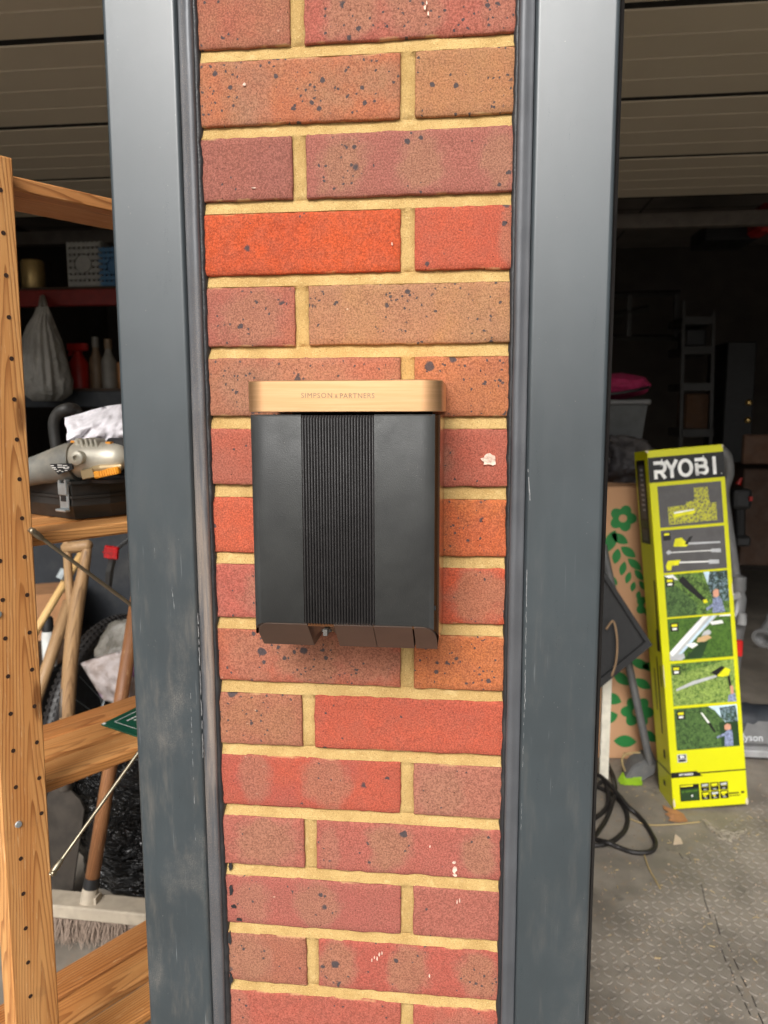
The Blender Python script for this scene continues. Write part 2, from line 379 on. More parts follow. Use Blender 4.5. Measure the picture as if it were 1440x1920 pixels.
for pts in ([(1315, 1658), (1322, 1690), (1332, 1722)], [(1340, 1715), (1350, 1752)], [(1352, 1778), (1362, 1805)], [(1368, 1812), (1378, 1838)], [(1381, 1848), (1392, 1868)], [(1396, 1880), (1408, 1905)], [(1364, 1768), (1372, 1785)], [(1376, 1798), (1385, 1818)], [(1390, 1832), (1400, 1850)], [(1410, 1868), (1418, 1888)], [(1422, 1900), (1432, 1922)], [(1274, 1600), (1280, 1610)], [(1290, 1605), (1296, 1616)]):
    P = [atz(u, v, .0006) for u, v in pts]
    add_tube(bm, P, .0013, 5)
obj('mat_joint', bm, RUB, fl)
MWALL = plain('dark_blockwork', (66, 60, 54), .95, scale=8, bump=.5, bd=.003)
MCEIL = plain('ceiling_board', (120, 112, 104), .95, scale=5, bump=.2)
def struct(name, bm, m): return prop(obj(name, bm, m), kind='structure')
bm = B(); add_box(bm, (.2, 5.7, 1.3), (6.4, .2, 2.8)); struct('back_wall', bm, MWALL)
bm = B(); add_box(bm, (-2.9, 2.8, 1.3), (.2, 5.7, 2.8)); struct('left_wall', bm, MWALL)
bm = B(); add_box(bm, (3.3, 2.8, 1.3), (.2, 5.7, 2.8)); struct('right_wall', bm, MWALL)
ceil = B(); add_box(ceil, (.2, 2.8, 2.60), (6.4, 6.0, .1)); ceil = struct('ceiling', ceil, MCEIL)
bm = B()
for x in (-2.2, -1., .2, 1.35, 2.55): add_box(bm, (x, 2.9, 2.5495), (.012, 5.0, .003))
for y in (2.0, 4.4): add_box(bm, (.2, y, 2.5496), (5.8, .012, .003))
obj('board_joint', bm, plain('joint_line', (60, 54, 50), .9), ceil)  # thin dark strips along the plasterboard joints
bm = B(); add_box(bm, (.17, .165, 2.50), (6.4, .30, .56)); struct('lintel', bm, MWALL)
bm = B(); add_box(bm, (-2.75, .165, 1.1), (.5, .30, 2.22)); add_box(bm, (3.1, .165, 1.1), (.5, .30, 2.22)); struct('front_wall', bm, MWALL)

# ------------------------------------------------------------------ brick pillar
J0 = 1.7364; PITCHZ = .075; X0, X1 = 0.0, .3275
pil = thing('brick_pillar', 'narrow brick pillar with yellow mortar between the two dark grey garage door frames', 'pillar', (.164, 0, 0))
T = {  # row: (left brick, right brick); each: tint a, tint b, blend, spots, patches (centre fraction, half width, strength)
 0: (((178, 92, 74), (172, 116, 90), .6, .12, ()), ((186, 92, 82), (180, 120, 94), .3, .14, ((.22, .028, .9), (.52, .03, .8), (.9, .022, .6)))),
 1: (((196, 108, 74), (168, 122, 96), .8, .30, ((.28, .02, .5),)), ((184, 128, 90), (196, 122, 82), .6, .26, ())),
 2: (((158, 88, 82), (172, 94, 82), .6, .05, ()), ((172, 96, 88), (166, 92, 88), .5, .06, ((.17, .027, 1.), (.56, .025, .95), (.92, .017, .9)))),
 3: (((214, 78, 26), (202, 68, 26), .6, .03, ()), ((204, 84, 58), (196, 78, 60), .5, .03, ((.98, .012, .7),))),
 4: (((178, 94, 84), (186, 110, 80), .5, .10, ((.55, .036, .8),)), ((184, 130, 96), (196, 132, 88), .7, .24, ((.05, .03, .6), (.5, .03, .4)))),
 5: (((184, 104, 82), (176, 120, 92), .7, .20, ((.25, .035, .8), (.6, .04, .8))), ((198, 116, 74), (190, 104, 74), .7, .26, ())),
 6: (((194, 92, 74), (176, 96, 84), .7, .04, ()), ((192, 90, 74), (180, 100, 86), .5, .06, ((.48, .045, .7),))),
 7: (((218, 92, 62), (208, 88, 64), .5, .04, ()), ((212, 110, 56), (218, 94, 54), .7, .22, ())),
 8: (((198, 92, 82), (180, 104, 96), .5, .05, ((.85, .045, .9),)), ((220, 86, 52), (206, 82, 56), .4, .06, ((.46, .02, .9), (.88, .035, .95)))),
 9: (((196, 92, 70), (184, 104, 78), .6, .08, ((.2, .03, .6), (.5, .045, .9), (.82, .04, .8))), ((210, 114, 62), (202, 104, 62), .7, .28, ())),
 10: (((178, 112, 84), (186, 104, 86), .7, .24, ()), ((206, 84, 60), (190, 80, 66), .6, .03, ())),
 11: (((200, 82, 62), (184, 80, 72), .8, .03, ((.2, .018, .7), (.6, .026, .8))), ((186, 106, 92), (180, 112, 94), .5, .05, ((.3, .026, .7),))),
 12: (((188, 98, 88), (182, 94, 84), .5, .05, ((.55, .036, .9),)), ((186, 94, 86), (190, 96, 84), .5, .04, ((.07, .012, .6), (.4, .026, 1.), (.87, .02, .95)))),
 13: (((184, 94, 86), (176, 90, 86), .5, .04, ((.16, .022, .7), (.53, .026, .85))), ((184, 98, 88), (178, 96, 86), .5, .05, ())),
 14: (((176, 104, 82), (182, 98, 84), .5, .10, ((.25, .035, .8),)), ((190, 84, 74), (196, 88, 76), .5, .05, ((.1, .022, 1.), (.5, .026, 1.), (.88, .023, 1.)))),
 15: (((192, 90, 76), (184, 86, 78), .6, .04, ((.06, .016, .5),)), ((198, 94, 80), (190, 86, 76), .6, .05, ((.6, .03, .5),))),
}
def joint_z(k): return J0-PITCHZ*k
def ragged(seed, s): return noise.noise(Vector((s*75, seed*11.3, 0)))*.0011+noise.noise(Vector((s*260, seed*5.7, 3)))*.0008
def brick_mesh(wd, h, seed):
    """front face grid with a ragged, worn arris, plus the sides; local origin at the middle of the face"""
    nx = max(8, int(wd/.0065)); nz = 12; bm = B(); d = .10
    def P(i, j):
        s = i/nx; t = j/nz
        x = (s-.5)*wd; z = (t-.5)*h
        ex = min(s, 1-s)*wd; ez = min(t, 1-t)*h
        y = .0006*noise.noise(Vector((x*40, z*40, seed)))
        if i in (0, nx): x += ragged(seed+(1 if i else 2), z+seed)
        if j in (0, nz): z += ragged(seed+(3 if j else 4), x+seed)
        for e in (ex, ez):
            if e < 1e-6: y += .0009+.0011*abs(noise.noise(Vector((x*90, z*90, seed+9))))
            elif e < .0022: y += .0001
        ch = noise.noise(Vector((x*26+seed*3, z*26, 4.2)))
        if min(ex, ez) < .006 and ch > .38: y += .0035*(ch-.38)/.3
        return Vector((x, y, z))
    # non uniform spacing: narrow outer ring
    def warp(a, n, size):
        r = .0016/size
        if a == 0: return 0
        if a == n: return n
        return (r+(1-2*r)*(a-1)/(n-2))*n
    V = [[bm.verts.new(P(warp(i, nx, wd), warp(j, nz, h))) for j in range(nz+1)] for i in range(nx+1)]
    for i in range(nx):
        for j in range(nz): bm.faces.new([V[i][j], V[i+1][j], V[i+1][j+1], V[i][j+1]])
    ring = [V[i][0] for i in range(nx+1)]+[V[nx][j] for j in range(1, nz+1)]+[V[i][nz] for i in range(nx-1, -1, -1)]+[V[0][j] for j in range(nz-1, 0, -1)]
    bk = [bm.verts.new((v.co.x, d, v.co.z)) for v in ring]; n = len(ring)
    for k in range(n): bm.faces.new([ring[(k+1) % n], ring[k], bk[k], bk[(k+1) % n]])
    bm.faces.new(bk)
    me = bpy.data.meshes.new('brick'); bm.normal_update(); bm.to_mesh(me); bm.free(); me.materials.append(MB)
    for p in me.polygons: p.use_smooth = p.area < 4e-4
    return me
pal = [((186, 96, 80), (176, 112, 90)), ((204, 88, 60), (190, 82, 62)), ((176, 98, 88), (184, 104, 86)), ((186, 128, 94), (194, 118, 82))]
joints = []
for row in range(-7, 23):
    zt, zb = joint_z(row), joint_z(row+1)
    if zb < -.01: zb = .0
    h = zt-zb-.0130
    if h < .02: continue
    sx = .22 if row % 2 else .1075
    spec = T.get(row)
    if spec is None:
        def rb():
            a, b = random.choice(pal); return (a, b, random.uniform(.4, .8), random.uniform(.03, .2), ((random.uniform(.2, .8), .03, random.uniform(.3, 1)),))
        spec = (rb(), rb())
    joints.append((row, sx))
    for k, (xa, xb) in enumerate(((X0+.0005, sx-.0075), (sx+.0075, X1-.0005))):
        wd = xb-xa; seed = row*2+k+31
        me = brick_mesh(wd, h+random.uniform(-.0008, .0008), seed*1.37)
        o = link('brick', me, pil, ((xa+xb)/2, random.uniform(-.0007, .0009), (zt+zb)/2+random.uniform(-.0006, .0006)))
        o.rotation_euler = (random.uniform(-.003, .003), random.uniform(-.004, .004), random.uniform(-.003, .003))
        a, b, bl, sp, pats = spec[k]
        o['tint_a'] = [*lin(a)]; o['tint_b'] = [*lin(b)]; o['texture'] = [float(bl), float(sp), 0.0]
        for i in range(3):
            p = pats[i] if i < len(pats) else None
            o['patch_%d' % (i+1)] = [(p[0]-.5)*wd, float(p[1]), float(p[2])] if p else [0.0, .01, 0.0]
# mortar: one sheet behind the bricks, weather-struck joints
def mortar():
    bm = B(); xs = np.arange(X0+.0005, X1, .0030).tolist()+[X1-.0005]; zs = np.arange(0.02, 2.26, .0030).tolist(); V = []
    for z in zs:
        row = int(math.floor((J0-z)/PITCHZ)); t = (J0-z)/PITCHZ-row          # 0 at the row's top
        sx = .22 if row % 2 else .1075; line = []
        dz = min(t, 1-t)*PITCHZ*(1 if t < .5 else -1)   # >0: below the joint centre
        bed = abs(dz) < .0085
        for x in xs:
            n = noise.noise(Vector((x*60, z*60, 1)))*.0009+noise.noise(Vector((x*18, z*18, 8)))*.0006+noise.noise(Vector((x*250, z*250, 5)))*.0004
            f = min(1, max(0, (dz+.0068)/.0136)) if bed else .5
            y = .0062-.0054*f**.8+n*1.3 if bed else (.0026+n*1.2+.0022*min(1, abs(x-sx)/.0075)**3 if abs(x-sx) < .010 else .0075)
            line.append(bm.verts.new((x, y, z)))
        V.append(line)
    for i in range(len(zs)-1):
        for k in range(len(xs)-1): bm.faces.new([V[i][k], V[i][k+1], V[i+1][k+1], V[i+1][k]])
    add_box(bm, (.164, .17, 1.13), (.32, .30, 2.24))
    return bm
obj('mortar', mortar(), MM, pil, True, ang=50)
# paint flecks on the bricks
MFLECK = plain('pale_fleck', (222, 190, 172), .9, scale=260, var=.35, bump=.4, dirt=(186, 120, 100))
bm = B()
def fleck(u, v, w, h, n=9):
    c = at(u, v, -.0016); m = pxm(u, v, 0); pts = []
    for k in range(n):
        a = 2*math.pi*k/n; q = random.uniform(.6, 1.15)
        pts.append(c+Vector((math.cos(a)*w*m/2*q, 0, math.sin(a)*h*m/2*q)))
    add_prism(bm, pts, (0, .0022, 0))
fleck(917, 862, 30, 22, 17); fleck(852, 1632, 9, 14); fleck(851, 1618, 7, 5); fleck(853, 1642, 8, 5); fleck(806, 1588, 3, 3)
for i, (u, v) in enumerate(((697, 1801), (702, 1796), (707, 1798), (711, 1790), (716, 1788), (805, 1830), (857, 1692), (862, 1690))): fleck(u, v, 3, 8, 6)
fleck(458, 158, 8, 7); fleck(476, 352, 10, 2); fleck(735, 457, 3, 8); fleck(797, 14, 5, 10); fleck(803, 26, 4, 9); fleck(800, 5, 3, 8)
obj('paint_fleck', bm, MFLECK, pil)

# ------------------------------------------------------------------ door frames
ZB, ZT = -.02, 2.24
def extrude_profile(bm, prof, z0=ZB, z1=ZT, nz=1, wob=0., seed=0):
    cols = []
    for k in range(nz+1):
        z = z0+(z1-z0)*k/nz
        cols.append([bm.verts.new((x+wob*wt*(noise.noise(Vector((z*14, seed, i*.7)))+.5*noise.noise(Vector((z*55, seed, i*.7)))), y+.5*wob*wt*noise.noise(Vector((z*20, seed+4, i))), z)) for i, (x, y, wt) in enumerate(prof)])
    for k in range(nz):
        for i in range(len(prof)-1): bm.faces.new([cols[k][i], cols[k][i+1], cols[k+1][i+1], cols[k+1][i]])
def frame(name, label, sgn, xb, mf, mt, panel_w, seal_w):
    """sgn -1: left of the pillar, +1: right; xb = brick edge"""
    t = thing(name, label, 'door frame', (xb+sgn*.05, 0, 0))
    s = sgn; wtr = .0195
    x = lambda d: xb+s*d
    # front panel: folded sheet with a rolled outer edge
    pr = [(x(wtr-.001), .004, 0), (x(wtr), -.0078, 0), (x(wtr+.0012), -.0096, 0), (x(wtr+.0036), -.010, 0), (x(wtr+.0042), -.010, 0), (x(wtr+panel_w-.0050), -.010, 0), (x(wtr+panel_w-.0044), -.010, 0), (x(wtr+panel_w-.0018), -.0093, 0), (x(wtr+panel_w-.0005), -.0072, 0), (x(wtr+panel_w), -.003, 0), (x(wtr+panel_w), .09, 0), (x(wtr), .09, 0)]
    if s > 0: pr = pr[::-1]
    bm = B(); extrude_profile(bm, pr[::-1], nz=1); bmesh.ops.recalc_face_normals(bm, faces=bm.faces)
    obj('front_panel', bm, mf, t, True, ang=55)
    tp = [(x(wtr-.0006), .002, 0), (x(wtr-.0008), -.0052, 0), (x(wtr-.0014), -.0058, 0), (x(wtr-.003), -.0060, .2), (x(.0125), -.0066, .5), (x(.0105), -.0078, .6), (x(.0075), -.0080, .6), (x(.0052), -.0072, .6), (x(.0038), -.0056, .6), (x(.0030), .006, .5)]
    bm = B(); extrude_profile(bm, tp, nz=150, wob=.0009, seed=s+3); bmesh.ops.recalc_face_normals(bm, faces=bm.faces)
    obj('edge_trim', bm, mt, t, True)
    bm = B(); nz = 420; cols = []
    for k in range(nz+1):
        z = .3+1.65*k/nz
        row = (J0-z)/PITCHZ; fr = row-math.floor(row); jd = min(fr, 1-fr)
        bul = .0013*max(0, 1-jd/.12)*(.4+1.2*abs(noise.noise(Vector((row*1.7, s*9, 3)))))
        wv = .0016*noise.noise(Vector((z*30, s*4, 0)))+.0014*noise.noise(Vector((z*110, s*2, 1)))
        low = (.0022*max(0, min(1, (.80-z)/.15))*(.5+noise.noise(Vector((z*60, 2, 2))))) if s < 0 else 0
        pts = [(x(.0045), .004), (x(.0040), -.0030), (x(.0022)+wv*.3*-s, -.0036), (x(-.0002-bul-low)-s*wv, -.0020), (x(-.0012-bul*1.1-low)-s*wv, .0065)]
        cols.append([bm.verts.new((a, b, z)) for a, b in pts])
    for k in range(nz):
        for i in range(4): bm.faces.new([cols[k][i], cols[k][i+1], cols[k+1][i+1], cols[k+1][i]])
    bmesh.ops.recalc_face_normals(bm, faces=bm.faces)
    obj('sealant_bead', bm, SEAL, t, True)
    if seal_w:
        a = x(wtr+panel_w+.0004)
        bm = B(); add_prism(bm, [(a, .010, ZB), (a+s*seal_w*.45, .006, ZB), (a+s*seal_w, .012, ZB), (a+s*seal_w, .05, ZB), (a, .05, ZB)], (0, 0, ZT-ZB)); bmesh.ops.recalc_face_normals(bm, faces=bm.faces)
        obj('rubber_seal', bm, RUB, t)
    return t
FL = frame('door_frame', 'dark grey metal garage door frame left of the brick pillar with dusty scuffed edge trim', -1, .004, MF, MT, .0785, 0)
FR = frame('door_frame', 'dark grey metal garage door frame right of the brick pillar with a black rubber seal', 1, .3258, MF2, MT2, .0795, .0065)
# dried white residue along the folds of both frames
MRES = plain('white_residue', (150, 150, 150), .9, scale=200, var=.3, bump=.3)
def residue(par, u0, v0, u1, v1, w_=.0005, gap=.25, y=-.0098):
    bm = B(); n = int(abs(v1-v0)/5)+1
    for k in range(n):
        if noise.noise(Vector((k*.37, u0, v0))) < gap-.5: continue
        t0, t1 = k/n, (k+1.05)/n; j = noise.noise(Vector((k*.5, u0, 3)))*1.2
        a, b = at(u0+(u1-u0)*t0+j, v0+(v1-v0)*t0, y), at(u0+(u1-u0)*t1+j, v0+(v1-v0)*t1, y)
        add_tube(bm, [a, b], w_*(.6+.8*abs(noise.noise(Vector((k*.8, v0, 9))))), 5)
    prop(obj('residue', bm, MRES, par), kind='stuff')
residue(FR, 990, 880, 994, 938, .0008, .1); residue(FR, 988, 1068, 984, 1330, .00045, .35); residue(FR, 983, 1330, 977, 1560, .0003, .55)
residue(FL, 371, 1150, 381, 1420, .0005, .3); residue(FL, 357, 1290, 367, 1585, .00035, .35); residue(FL, 288, 990, 292, 1075, .0003, .4); residue(FL, 322, 1100, 328, 1150, .0004, .4)
# black smears of sealant on the bricks at lower left
smear = B()
for (u, v, w_, h_) in ((432, 1625, 9, 18), (438, 1700, 12, 8), (448, 1725, 13, 6), (433, 1670, 8, 26), (430, 1760, 7, 30), (433, 1835, 7, 26)):
    c = at(u, v, -.0012); m = pxm(u, v, 0); pts = []
    for k in range(14):
        a = 2*math.pi*k/14; q = random.uniform(.55, 1.2); pts.append(c+Vector((math.cos(a)*w_*m/2*q, 0, math.sin(a)*h_*m/2*q)))
    add_prism(smear, pts, (0, .003, 0))
obj('sealant_smear', smear, SEAL, pil)

# ------------------------------------------------------------------ wall charger
ch = thing('wall_charger', 'black and gold electric car charger mounted on the brick pillar', 'car charger', (.172, 0, 1.04))
CX0, CX1, CD, CR = .0790, .2603, .1215, .019
CT = 1.2982
g = G('leather_black'); v = g.co(); lz = g.noise(800, 3, .6); cell = g.vor(1100)
dst = g.math('MULTIPLY', g.ss(g.vor(260), .06, .12, 1, 0), g.ss(g.noise(30, 4), .54, .66, 0, .5))
LEATH = g.out(g.mix(dst, g.mix(g.ss(g.noise(20, 6, .65), .3, .7), lin((46, 47, 47)), lin((57, 58, 57))), lin((130, 122, 112))), g.ss(g.noise(18, 6, .65), .3, .7, .42, .62), 0, g.bump(g.math('ADD', lz, g.math('MULTIPLY', cell, .8)), .35, .0004), .55)
g = G('brushed_gold'); br = g.noise(1, 4, .7, g.map(g.co(), (60, 60, 2600))); br2 = g.noise(1, 3, .6, g.map(g.co(), (14, 14, 700)))
GOLD = g.out(g.mix(g.ss(br2, .3, .7), lin((220, 172, 124)), lin((230, 184, 138))), g.ss(br, .3, .7, .42, .52), 1.0, g.bump(br, .08, .0003), Anisotropic=.3)
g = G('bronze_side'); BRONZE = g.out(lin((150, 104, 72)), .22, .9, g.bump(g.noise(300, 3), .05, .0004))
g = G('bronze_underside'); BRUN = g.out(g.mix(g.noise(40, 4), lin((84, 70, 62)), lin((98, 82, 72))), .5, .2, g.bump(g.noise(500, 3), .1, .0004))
RIBM = plain('black_rib', (44, 42, 42), .5, scale=80, bump=.15, spec=.5)
DARK = plain('dark_recess', (14, 13, 12), .7)
def corner_path(x0, x1, yb, yf, r, n=10):
    """plan outline from back left round the front to back right"""
    p = [(x0, yb)]
    for k in range(n+1):
        a = math.pi+math.pi/2*k/n; p.append((x0+r+r*math.cos(a), yf+r+r*math.sin(a)))
    for k in range(n+1):
        a = 1.5*math.pi+math.pi/2*k/n; p.append((x1-r+r*math.cos(a), yf+r+r*math.sin(a)))
    p.append((x1, yb)); return p
def zbot(y): return max(1.0665, 1.0665+(-.0865-y)*(.0325/.035)) if y < -.0865 else 1.0665
def wall_strip(bm, pts, ztop, zb=zbot, mi=0):
    a = [bm.verts.new((x, y, ztop)) for x, y in pts]; b = [bm.verts.new((x, y, zb(y) if callable(zb) else zb)) for x, y in pts]
    for i in range(len(pts)-1):
        f = bm.faces.new([b[i], b[i+1], a[i+1], a[i]]); f.material_index = mi
    return a, b
full = corner_path(CX0, CX1, -.006, -CD, CR, 14)
# cover: front plus about 60 degrees of each corner
i0, i1 = 6, len(full)-9
# side body behind it, 0.7 mm smaller
body = corner_path(CX0+.0006, CX1-.0006, -.006, -CD+.0006, CR-.0004, 14)
body = [(x, max(y, -CD+.0045)) if CX0+.013 < x < CX1-.013 else (x, y) for x, y in body]
bm = B(); a, b = wall_strip(bm, body, CT-.0032); bm.faces.new(a); bmesh.ops.recalc_face_normals(bm, faces=bm.faces)
obj('side_body', bm, BRONZE, ch, True, ang=40)
# cover with ribbed centre band (separate) : left of band, right of band
RX0, RX1 = at(567, 960, -CD).x, at(702, 960, -CD).x
def cover():
    bm = B(); pts = full[i0:i1+1]
    lp = [p for p in pts if p[0] < RX0]; rp = [p for p in pts if p[0] > RX1]
    for seg in (lp+[(RX0, -CD)], [(RX1, -CD)]+rp):
        a, b = wall_strip(bm, seg, CT-.005)
        # rounded top lip
        c = [bm.verts.new((x, y+.0012 if y < -CD+.004 else y+.0006, CT-.0028)) for x, y in seg]
        e = [bm.verts.new((x, y+.004, CT-.0024)) for x, y in seg]
        for i in range(len(seg)-1):
            bm.faces.new([a[i], a[i+1], c[i+1], c[i]]); bm.faces.new([c[i], c[i+1], e[i+1], e[i]])
        # rolled lower lip
        d = [bm.verts.new((x+(.0022 if x < .172 else -.0022)*(1 if y > -CD+.001 else 0), y+.0016, zbot(y)-.0010)) for x, y in seg]
        for i in range(len(seg)-1): bm.faces.new([d[i], d[i+1], b[i+1], b[i]])
    bmesh.ops.recalc_face_normals(bm, faces=bm.faces); return bm
obj('front_cover', cover(), LEATH, ch, True, ang=60)
NR = 25; pw = (RX1-RX0)/NR; bm = B()
prof = []
for k in range(NR):
    for q in range(6):
        s = q/6; prof.append((RX0+(k+s)*pw, -CD+.0030-.0038*math.sin(math.pi*s)**.55))
prof.append((RX1, -CD+.0030))
a, b = wall_strip(bm, prof, CT-.0062); c = [bm.verts.new((x, -CD+.0040, CT-.0030)) for x, y in prof]
d = [bm.verts.new((x, y+.002, zbot(-CD)-.0008)) for x, y in prof]
for i in range(len(prof)-1): bm.faces.new([a[i], a[i+1], c[i+1], c[i]]); bm.faces.new([d[i], d[i+1], b[i+1], b[i]])
obj('ribbed_band', bm, RIBM, ch, True, ang=70)
# gold cap
cp = corner_path(CX0-.0006, CX1+.0006, -.004, -CD-.0006, CR+.0004, 14); bm = B()
ztc = 1.3268
a, b = wall_strip(bm, cp, ztc-.0008, CT+.0004); t2 = [bm.verts.new((x+(.0008 if x < .172 else -.0008), y+.0008, ztc)) for x, y in cp]
for i in range(len(cp)-1): bm.faces.new([a[i], a[i+1], t2[i+1], t2[i]])
bm.faces.new(t2); b2 = [bm.verts.new((x+(.0006 if x < .172 else -.0006), y+.0008, CT-.0002)) for x, y in cp]
for i in range(len(cp)-1): bm.faces.new([b2[i], b2[i+1], b[i+1], b[i]])
bm.faces.new(b2[::-1]); bmesh.ops.recalc_face_normals(bm, faces=bm.faces)
cap = obj('top_cap', bm, GOLD, ch, True, ang=40)
ENG = plain('engraved_lettering', (140, 122, 98), .7, .2, bump=0)
o = at(633, 742.5, -CD-.0006)
text_mesh('engraved_lettering', 'SIMPSON', .0066, at(594, 742, -CD-.0006), Vector((1, 0, 0)), Vector((0, 0, 1)), ENG, cap, .0002, .0, 1.16, .98)
text_mesh('engraved_lettering', 'PARTNERS', .0066, at(669.5, 742.5, -CD-.0006), Vector((1, 0, 0)), Vector((0, 0, 1)), ENG, cap, .0002, .0, 1.12, .95)
text_mesh('engraved_lettering', '&', .0046, at(630.5, 743, -CD-.0006), Vector((1, 0, 0)), Vector((0, 0, 1)), ENG, cap, .0002, 0, 1, .95)
# underside: sloped panels with an open cable channel
def under(y, dz=0): return zbot(y)+.0006+dz
ys = [(-CD+.0022), -.112, -.100, -.0865, -.020]
def xl(y):       # inner outline of the rounded corners
    if y > -CD+CR: return CX0+.0028
    t = (-CD+CR-y); return CX0+.0028+CR-math.sqrt(max(0, CR*CR-t*t))
def xr(y): return CX0+CX1-xl(y)
cha, chb = at(575, 1172, -CD).x, at(625, 1174, -CD).x
pa, pb = at(699, 1175, -CD).x, at(774, 1180, -CD).x
def upanel(fx0, fx1, th=.003):
    bm = B(); yy = [-CD+.0022+(.035-.0022)*k/10 for k in range(11)]+[-.02]
    top = []; lo = []
    for y in yy:
        z = zbot(y)-.0002; x0, x1 = fx0(y), fx1(y)
        if x1 < x0: x0 = x1 = (x0+x1)/2
        lo.append((bm.verts.new((x0, y, z)), bm.verts.new((x1, y, z)))); top.append((bm.verts.new((x0, y, z+th)), bm.verts.new((x1, y, z+th))))
    for i in range(len(yy)-1):
        bm.faces.new([lo[i][0], lo[i][1], lo[i+1][1], lo[i+1][0]]); bm.faces.new([lo[i][0], lo[i+1][0], top[i+1][0], top[i][0]]); bm.faces.new([lo[i][1], top[i][1], top[i+1][1], lo[i+1][1]])
    bm.faces.new([lo[0][0], top[0][0], top[0][1], lo[0][1]])
    bmesh.ops.recalc_face_normals(bm, faces=bm.faces); return bm
gap = .0006
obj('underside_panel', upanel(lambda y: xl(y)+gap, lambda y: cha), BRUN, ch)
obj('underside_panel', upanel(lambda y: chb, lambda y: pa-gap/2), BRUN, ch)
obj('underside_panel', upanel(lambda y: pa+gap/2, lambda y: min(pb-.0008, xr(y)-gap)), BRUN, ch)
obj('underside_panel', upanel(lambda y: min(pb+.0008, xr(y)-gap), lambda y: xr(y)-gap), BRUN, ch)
bm = B(); add_box(bm, ((CX0+CX1)/2, -.066, 1.115), (CX1-CX0-.008, .098, .004)); obj('inner_plate', bm, DARK, ch)
bm = B()   # channel trough
n = 10; prof = []
for k in range(n+1):
    a_ = math.pi*k/n; prof.append(((cha+chb)/2-(chb-cha)/2*math.cos(a_), .016*math.sin(a_)**.7))
rows = []
for y in (-CD+.003, -.105, -.0865, -.02): rows.append([bm.verts.new((x, y, zbot(y)+z)) for x, z in prof])
for i in range(3):
    for k in range(n): bm.faces.new([rows[i][k], rows[i][k+1], rows[i+1][k+1], rows[i+1][k]])
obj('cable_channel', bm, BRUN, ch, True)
bm = B(); c0 = Vector((at(614, 1186, -.105).x, -.108, zbot(-.108)+.002)); add_box(bm, c0, (.004, .018, .006)); add_lathe(bm, [(.0001, -.003), (.005, -.003), (.005, .0), (.0001, .0)], c0+Vector((-.001, .004, -.003)), (0, -.3, -1), 14)
obj('latch', bm, plain('latch_grey', (96, 92, 88), .4), ch)
bm = B(); add_box(bm, (.172, -.0035, 1.19), (.15, .007, .22)); obj('back_plate', bm, BLK, ch)

# ------------------------------------------------------------------ overhead sectional doors
g = G('door_sheet'); MD = g.out(g.mix(g.noise(3, 5), lin((196, 184, 162)), lin((210, 198, 176))), .55, 0, g.bump(g.noise(300, 3), .1, .0008), .4)
g = G('groove_edge'); MDE = g.out(lin((176, 165, 147)), .5)
def door(label, x0, x1, y_edges):
    t = thing('sectional_door', label, 'garage door', ((x0+x1)/2, y_edges[0], 2.2))
    for a, b in zip(y_edges[:-1], y_edges[1:]):
        bm = B(); n = 4; p = []
        a2, b2 = a+.015, b-.015
        for k in range(n):
            ya = a2+(b2-a2)*k/n; yb = a2+(b2-a2)*(k+1)/n
            p += [(ya+.003, 2.198), (yb-.006, 2.198), (yb-.004, 2.2035), (yb, 2.2035)]
        p = [(a2, 2.202)]+p+[(b2, 2.24), (a2, 2.24)]
        add_prism(bm, [(x0, y, z) for y, z in p], (x1-x0, 0, 0)); bmesh.ops.recalc_face_normals(bm, faces=bm.faces)
        obj('door_panel', bm, MD, t)
    for y in y_edges:
        bm = B(); add_box(bm, ((x0+x1)/2, y, 2.2045), (x1-x0, .0292, .006)); obj('gap_shade', bm, DARK, t)  # dark strips stand in for the shade inside the panel gaps
    for x in (x0-.02, x1+.02):
        bm = B(); add_box(bm, (x, (y_edges[0]+y_edges[-1])/2+.3, 2.20), (.03, y_edges[-1]-y_edges[0]+.8, .05)); obj('track', bm, IRON, t)
    bm = B(); add_box(bm, ((x0+x1)/2, (y_edges[0]+y_edges[-1])/2, 2.26), (x1-x0, y_edges[-1]-y_edges[0], .004)); obj('backing', bm, BLK, t)
    return t
door('raised pale ribbed garage door overhead in the left bay', -2.42, -.12, (.56, 1.10, 1.645, 2.19, 2.74))
door('raised pale ribbed garage door overhead in the right bay', .47, 2.75, (.56, 1.10, 1.642, 2.19, 2.74))
bm = B(); z0 = 2.19; yb = atz(1300, 422, z0).y
add_box(bm, (.2, yb+.05, z0+.035), (5.9, .06, .07), bev=.004); bar = obj('steel_bar', bm, IRON); prop(bar, 'dark steel bar running across the garage under the ceiling behind both doors', 'steel bar')

# ------------------------------------------------------------------ wooden shelf unit
ang = R(33); D = Vector((math.sin(ang), math.cos(ang), 0)); PN = Vector((math.cos(ang), -math.sin(ang), 0)); ZV = Vector((0, 0, 1))
P0 = at(104, 1600, .13); P0.z = 0
RM = Matrix((D, -PN, ZV)).transposed()      # local x along the slats, y away from us
def sp(s, o, z): return P0 + D*s - PN*o + ZV*z
sh = thing('shelf_unit', 'open pine shelf unit standing in the left garage doorway', 'shelf', sp(.25, .13, 0))
def plank(name, c, L, W, H, m, axis='x', bev=.0018):
    bm = B(); add_box(bm, (0, 0, 0), (L, W, H), bev=bev)
    me = bpy.data.meshes.new(name); bm.normal_update(); bm.to_mesh(me); bm.free(); me.materials.append(m)
    o = link(name, me, sh, c)
    if axis == 'x': o.rotation_euler = RM.to_euler()
    elif axis == 'z': o.rotation_euler = (RM @ Matrix.Rotation(R(-90), 3, 'Y')).to_euler()
    elif axis == 'y': o.rotation_euler = (RM @ Matrix.Rotation(R(90), 3, 'Z')).to_euler()
    return o
PW, PT, PH = .062, .032, 1.613
posts = []
